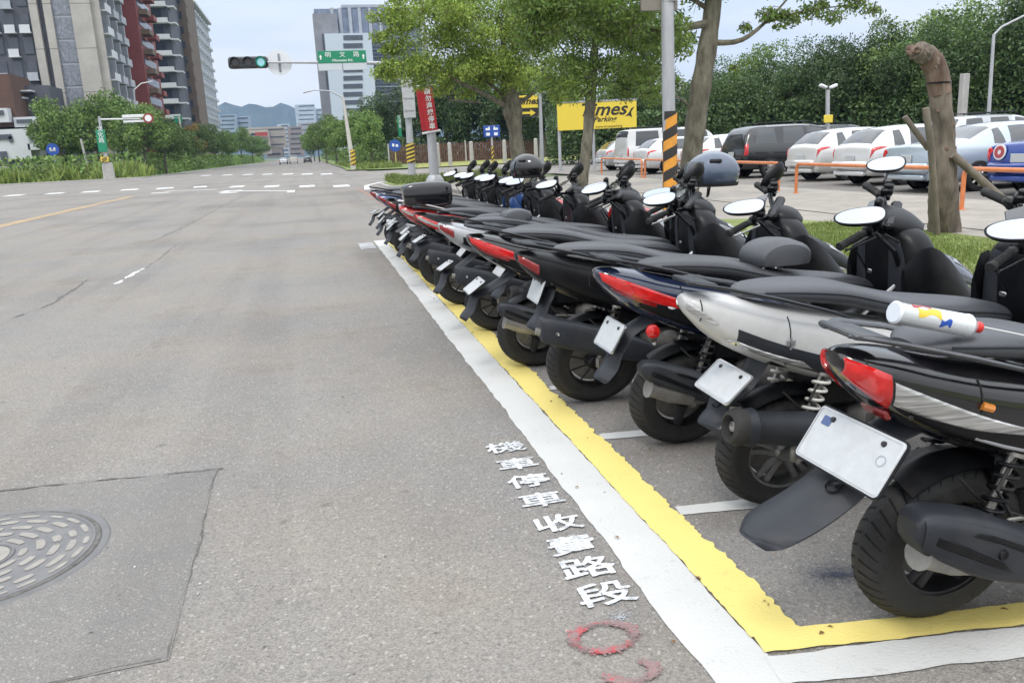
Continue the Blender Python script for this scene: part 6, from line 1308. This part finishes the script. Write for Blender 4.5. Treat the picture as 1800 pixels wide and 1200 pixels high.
# right tower: grey slab and white framed front
Yt = 345.0; t = B('office_tower', 'grey tower under scaffold mesh behind the white framed block', 0, 0); pbox(MB(), 578, 14, 742, 290, Yt+6, 26).build('wall', mat('scaffold_mesh', (.16, .19, .26), .6, var=.35, scale=.5), t, smooth=False)
pbox(MB(), 575, 24, 592, 290, Yt+2, 8).build('side_slab', mat('slab_grey', (.22, .22, .24), .7, var=.15, scale=.3), t, smooth=False)
for k in range(12): pbox(MB(), 640, 72+k*13.2, 740, 74.5+k*13.2, Yt+5, 1.2).build('floor_line', wht, t, smooth=False)
for k in range(11): pbox(MB(), 646, 76+k*13.2, 738, 83+k*13.2, Yt+5, .8, .3).build('window_band', glassb, t, smooth=False)
for k, px in enumerate((584, 598, 615, 632, 650, 668, 685, 702)): pbox(MB(), px, 14, px+1.6, 60, Yt+5.5, .3).build('mesh_post', greyb, t, smooth=False)
pbox(MB(), 600, 8, 680, 14, Yt+9, 8).build('roof_plant', greyb, t, smooth=False); pbox(MB(), 575, 60, 581, 160, Yt+1.8, 1).build('dark_slot', dark, t, smooth=False)
t = B('office_tower', 'white framed block with dark window bands right of the street sign', 0, 0); pbox(MB(), 592, 58, 652, 290, Yt-4, 9).build('wall', mat('frame_white', (.50, .56, .64), .6), t, smooth=False)
for k in range(15):
    y = 62+k*14.2; pbox(MB(), 604, y, 637, y+8.8, Yt-4, .4, -.25).build('window_band', glassb, t, smooth=False)
# distant buildings closing the avenue
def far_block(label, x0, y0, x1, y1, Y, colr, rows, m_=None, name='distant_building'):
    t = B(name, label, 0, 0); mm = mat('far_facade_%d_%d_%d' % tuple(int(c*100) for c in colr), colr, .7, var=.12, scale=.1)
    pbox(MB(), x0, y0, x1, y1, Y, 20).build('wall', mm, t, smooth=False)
    if rows:
        mb = MB(); hh = (y1-y0)/rows
        for k in range(rows):
            o = pbox(MB(), x0+1.2, y0+hh*(k+.3), x1-1.2, y0+hh*(k+.62), Y, .6, -.3).build('window_band', glassb, t, smooth=False)
    return t
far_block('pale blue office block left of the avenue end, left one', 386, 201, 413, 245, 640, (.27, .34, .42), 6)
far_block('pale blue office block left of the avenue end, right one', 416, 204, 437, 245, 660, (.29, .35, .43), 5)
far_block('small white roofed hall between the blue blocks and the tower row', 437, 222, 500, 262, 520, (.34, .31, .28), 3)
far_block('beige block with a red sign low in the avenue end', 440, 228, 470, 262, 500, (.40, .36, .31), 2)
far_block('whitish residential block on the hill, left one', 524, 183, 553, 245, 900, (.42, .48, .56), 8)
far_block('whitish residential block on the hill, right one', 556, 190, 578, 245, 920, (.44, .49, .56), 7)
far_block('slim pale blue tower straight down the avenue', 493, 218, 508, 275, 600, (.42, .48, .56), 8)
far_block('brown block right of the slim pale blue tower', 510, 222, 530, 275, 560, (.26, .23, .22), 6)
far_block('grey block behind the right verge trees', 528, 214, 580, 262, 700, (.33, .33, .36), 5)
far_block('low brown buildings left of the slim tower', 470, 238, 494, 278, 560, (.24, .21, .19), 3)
t = far_block('narrow shop front with red board at the avenue end', 446, 240, 472, 272, 470, (.30, .26, .24), 0); pbox(MB(), 449, 232, 470, 240, 469, 1.0).build('red_board', mat('board_red', (.35, .05, .05), .6), t, smooth=False)

# ------------------------------------------------------------------ air
hz = MB().box((0, 1700, 320), (3600, 3560, 642)).build('haze', mat('haze', (1, 1, 1)), None, smooth=False)
hm = MATS['haze']; ht = hm.node_tree; ht.nodes.clear(); ho = N(ht, 'ShaderNodeOutputMaterial'); vp = N(ht, 'ShaderNodeVolumePrincipled')
vp.inputs['Color'].default_value = (.42, .64, 1, 1); vp.inputs['Density'].default_value = .00017; vp.inputs['Anisotropy'].default_value = .1; L(ht, vp.outputs[0], ho.inputs['Volume']); tag(hz, 'thin bluish air over the whole place', kind='stuff')
SC.cycles.volume_bounces = 0
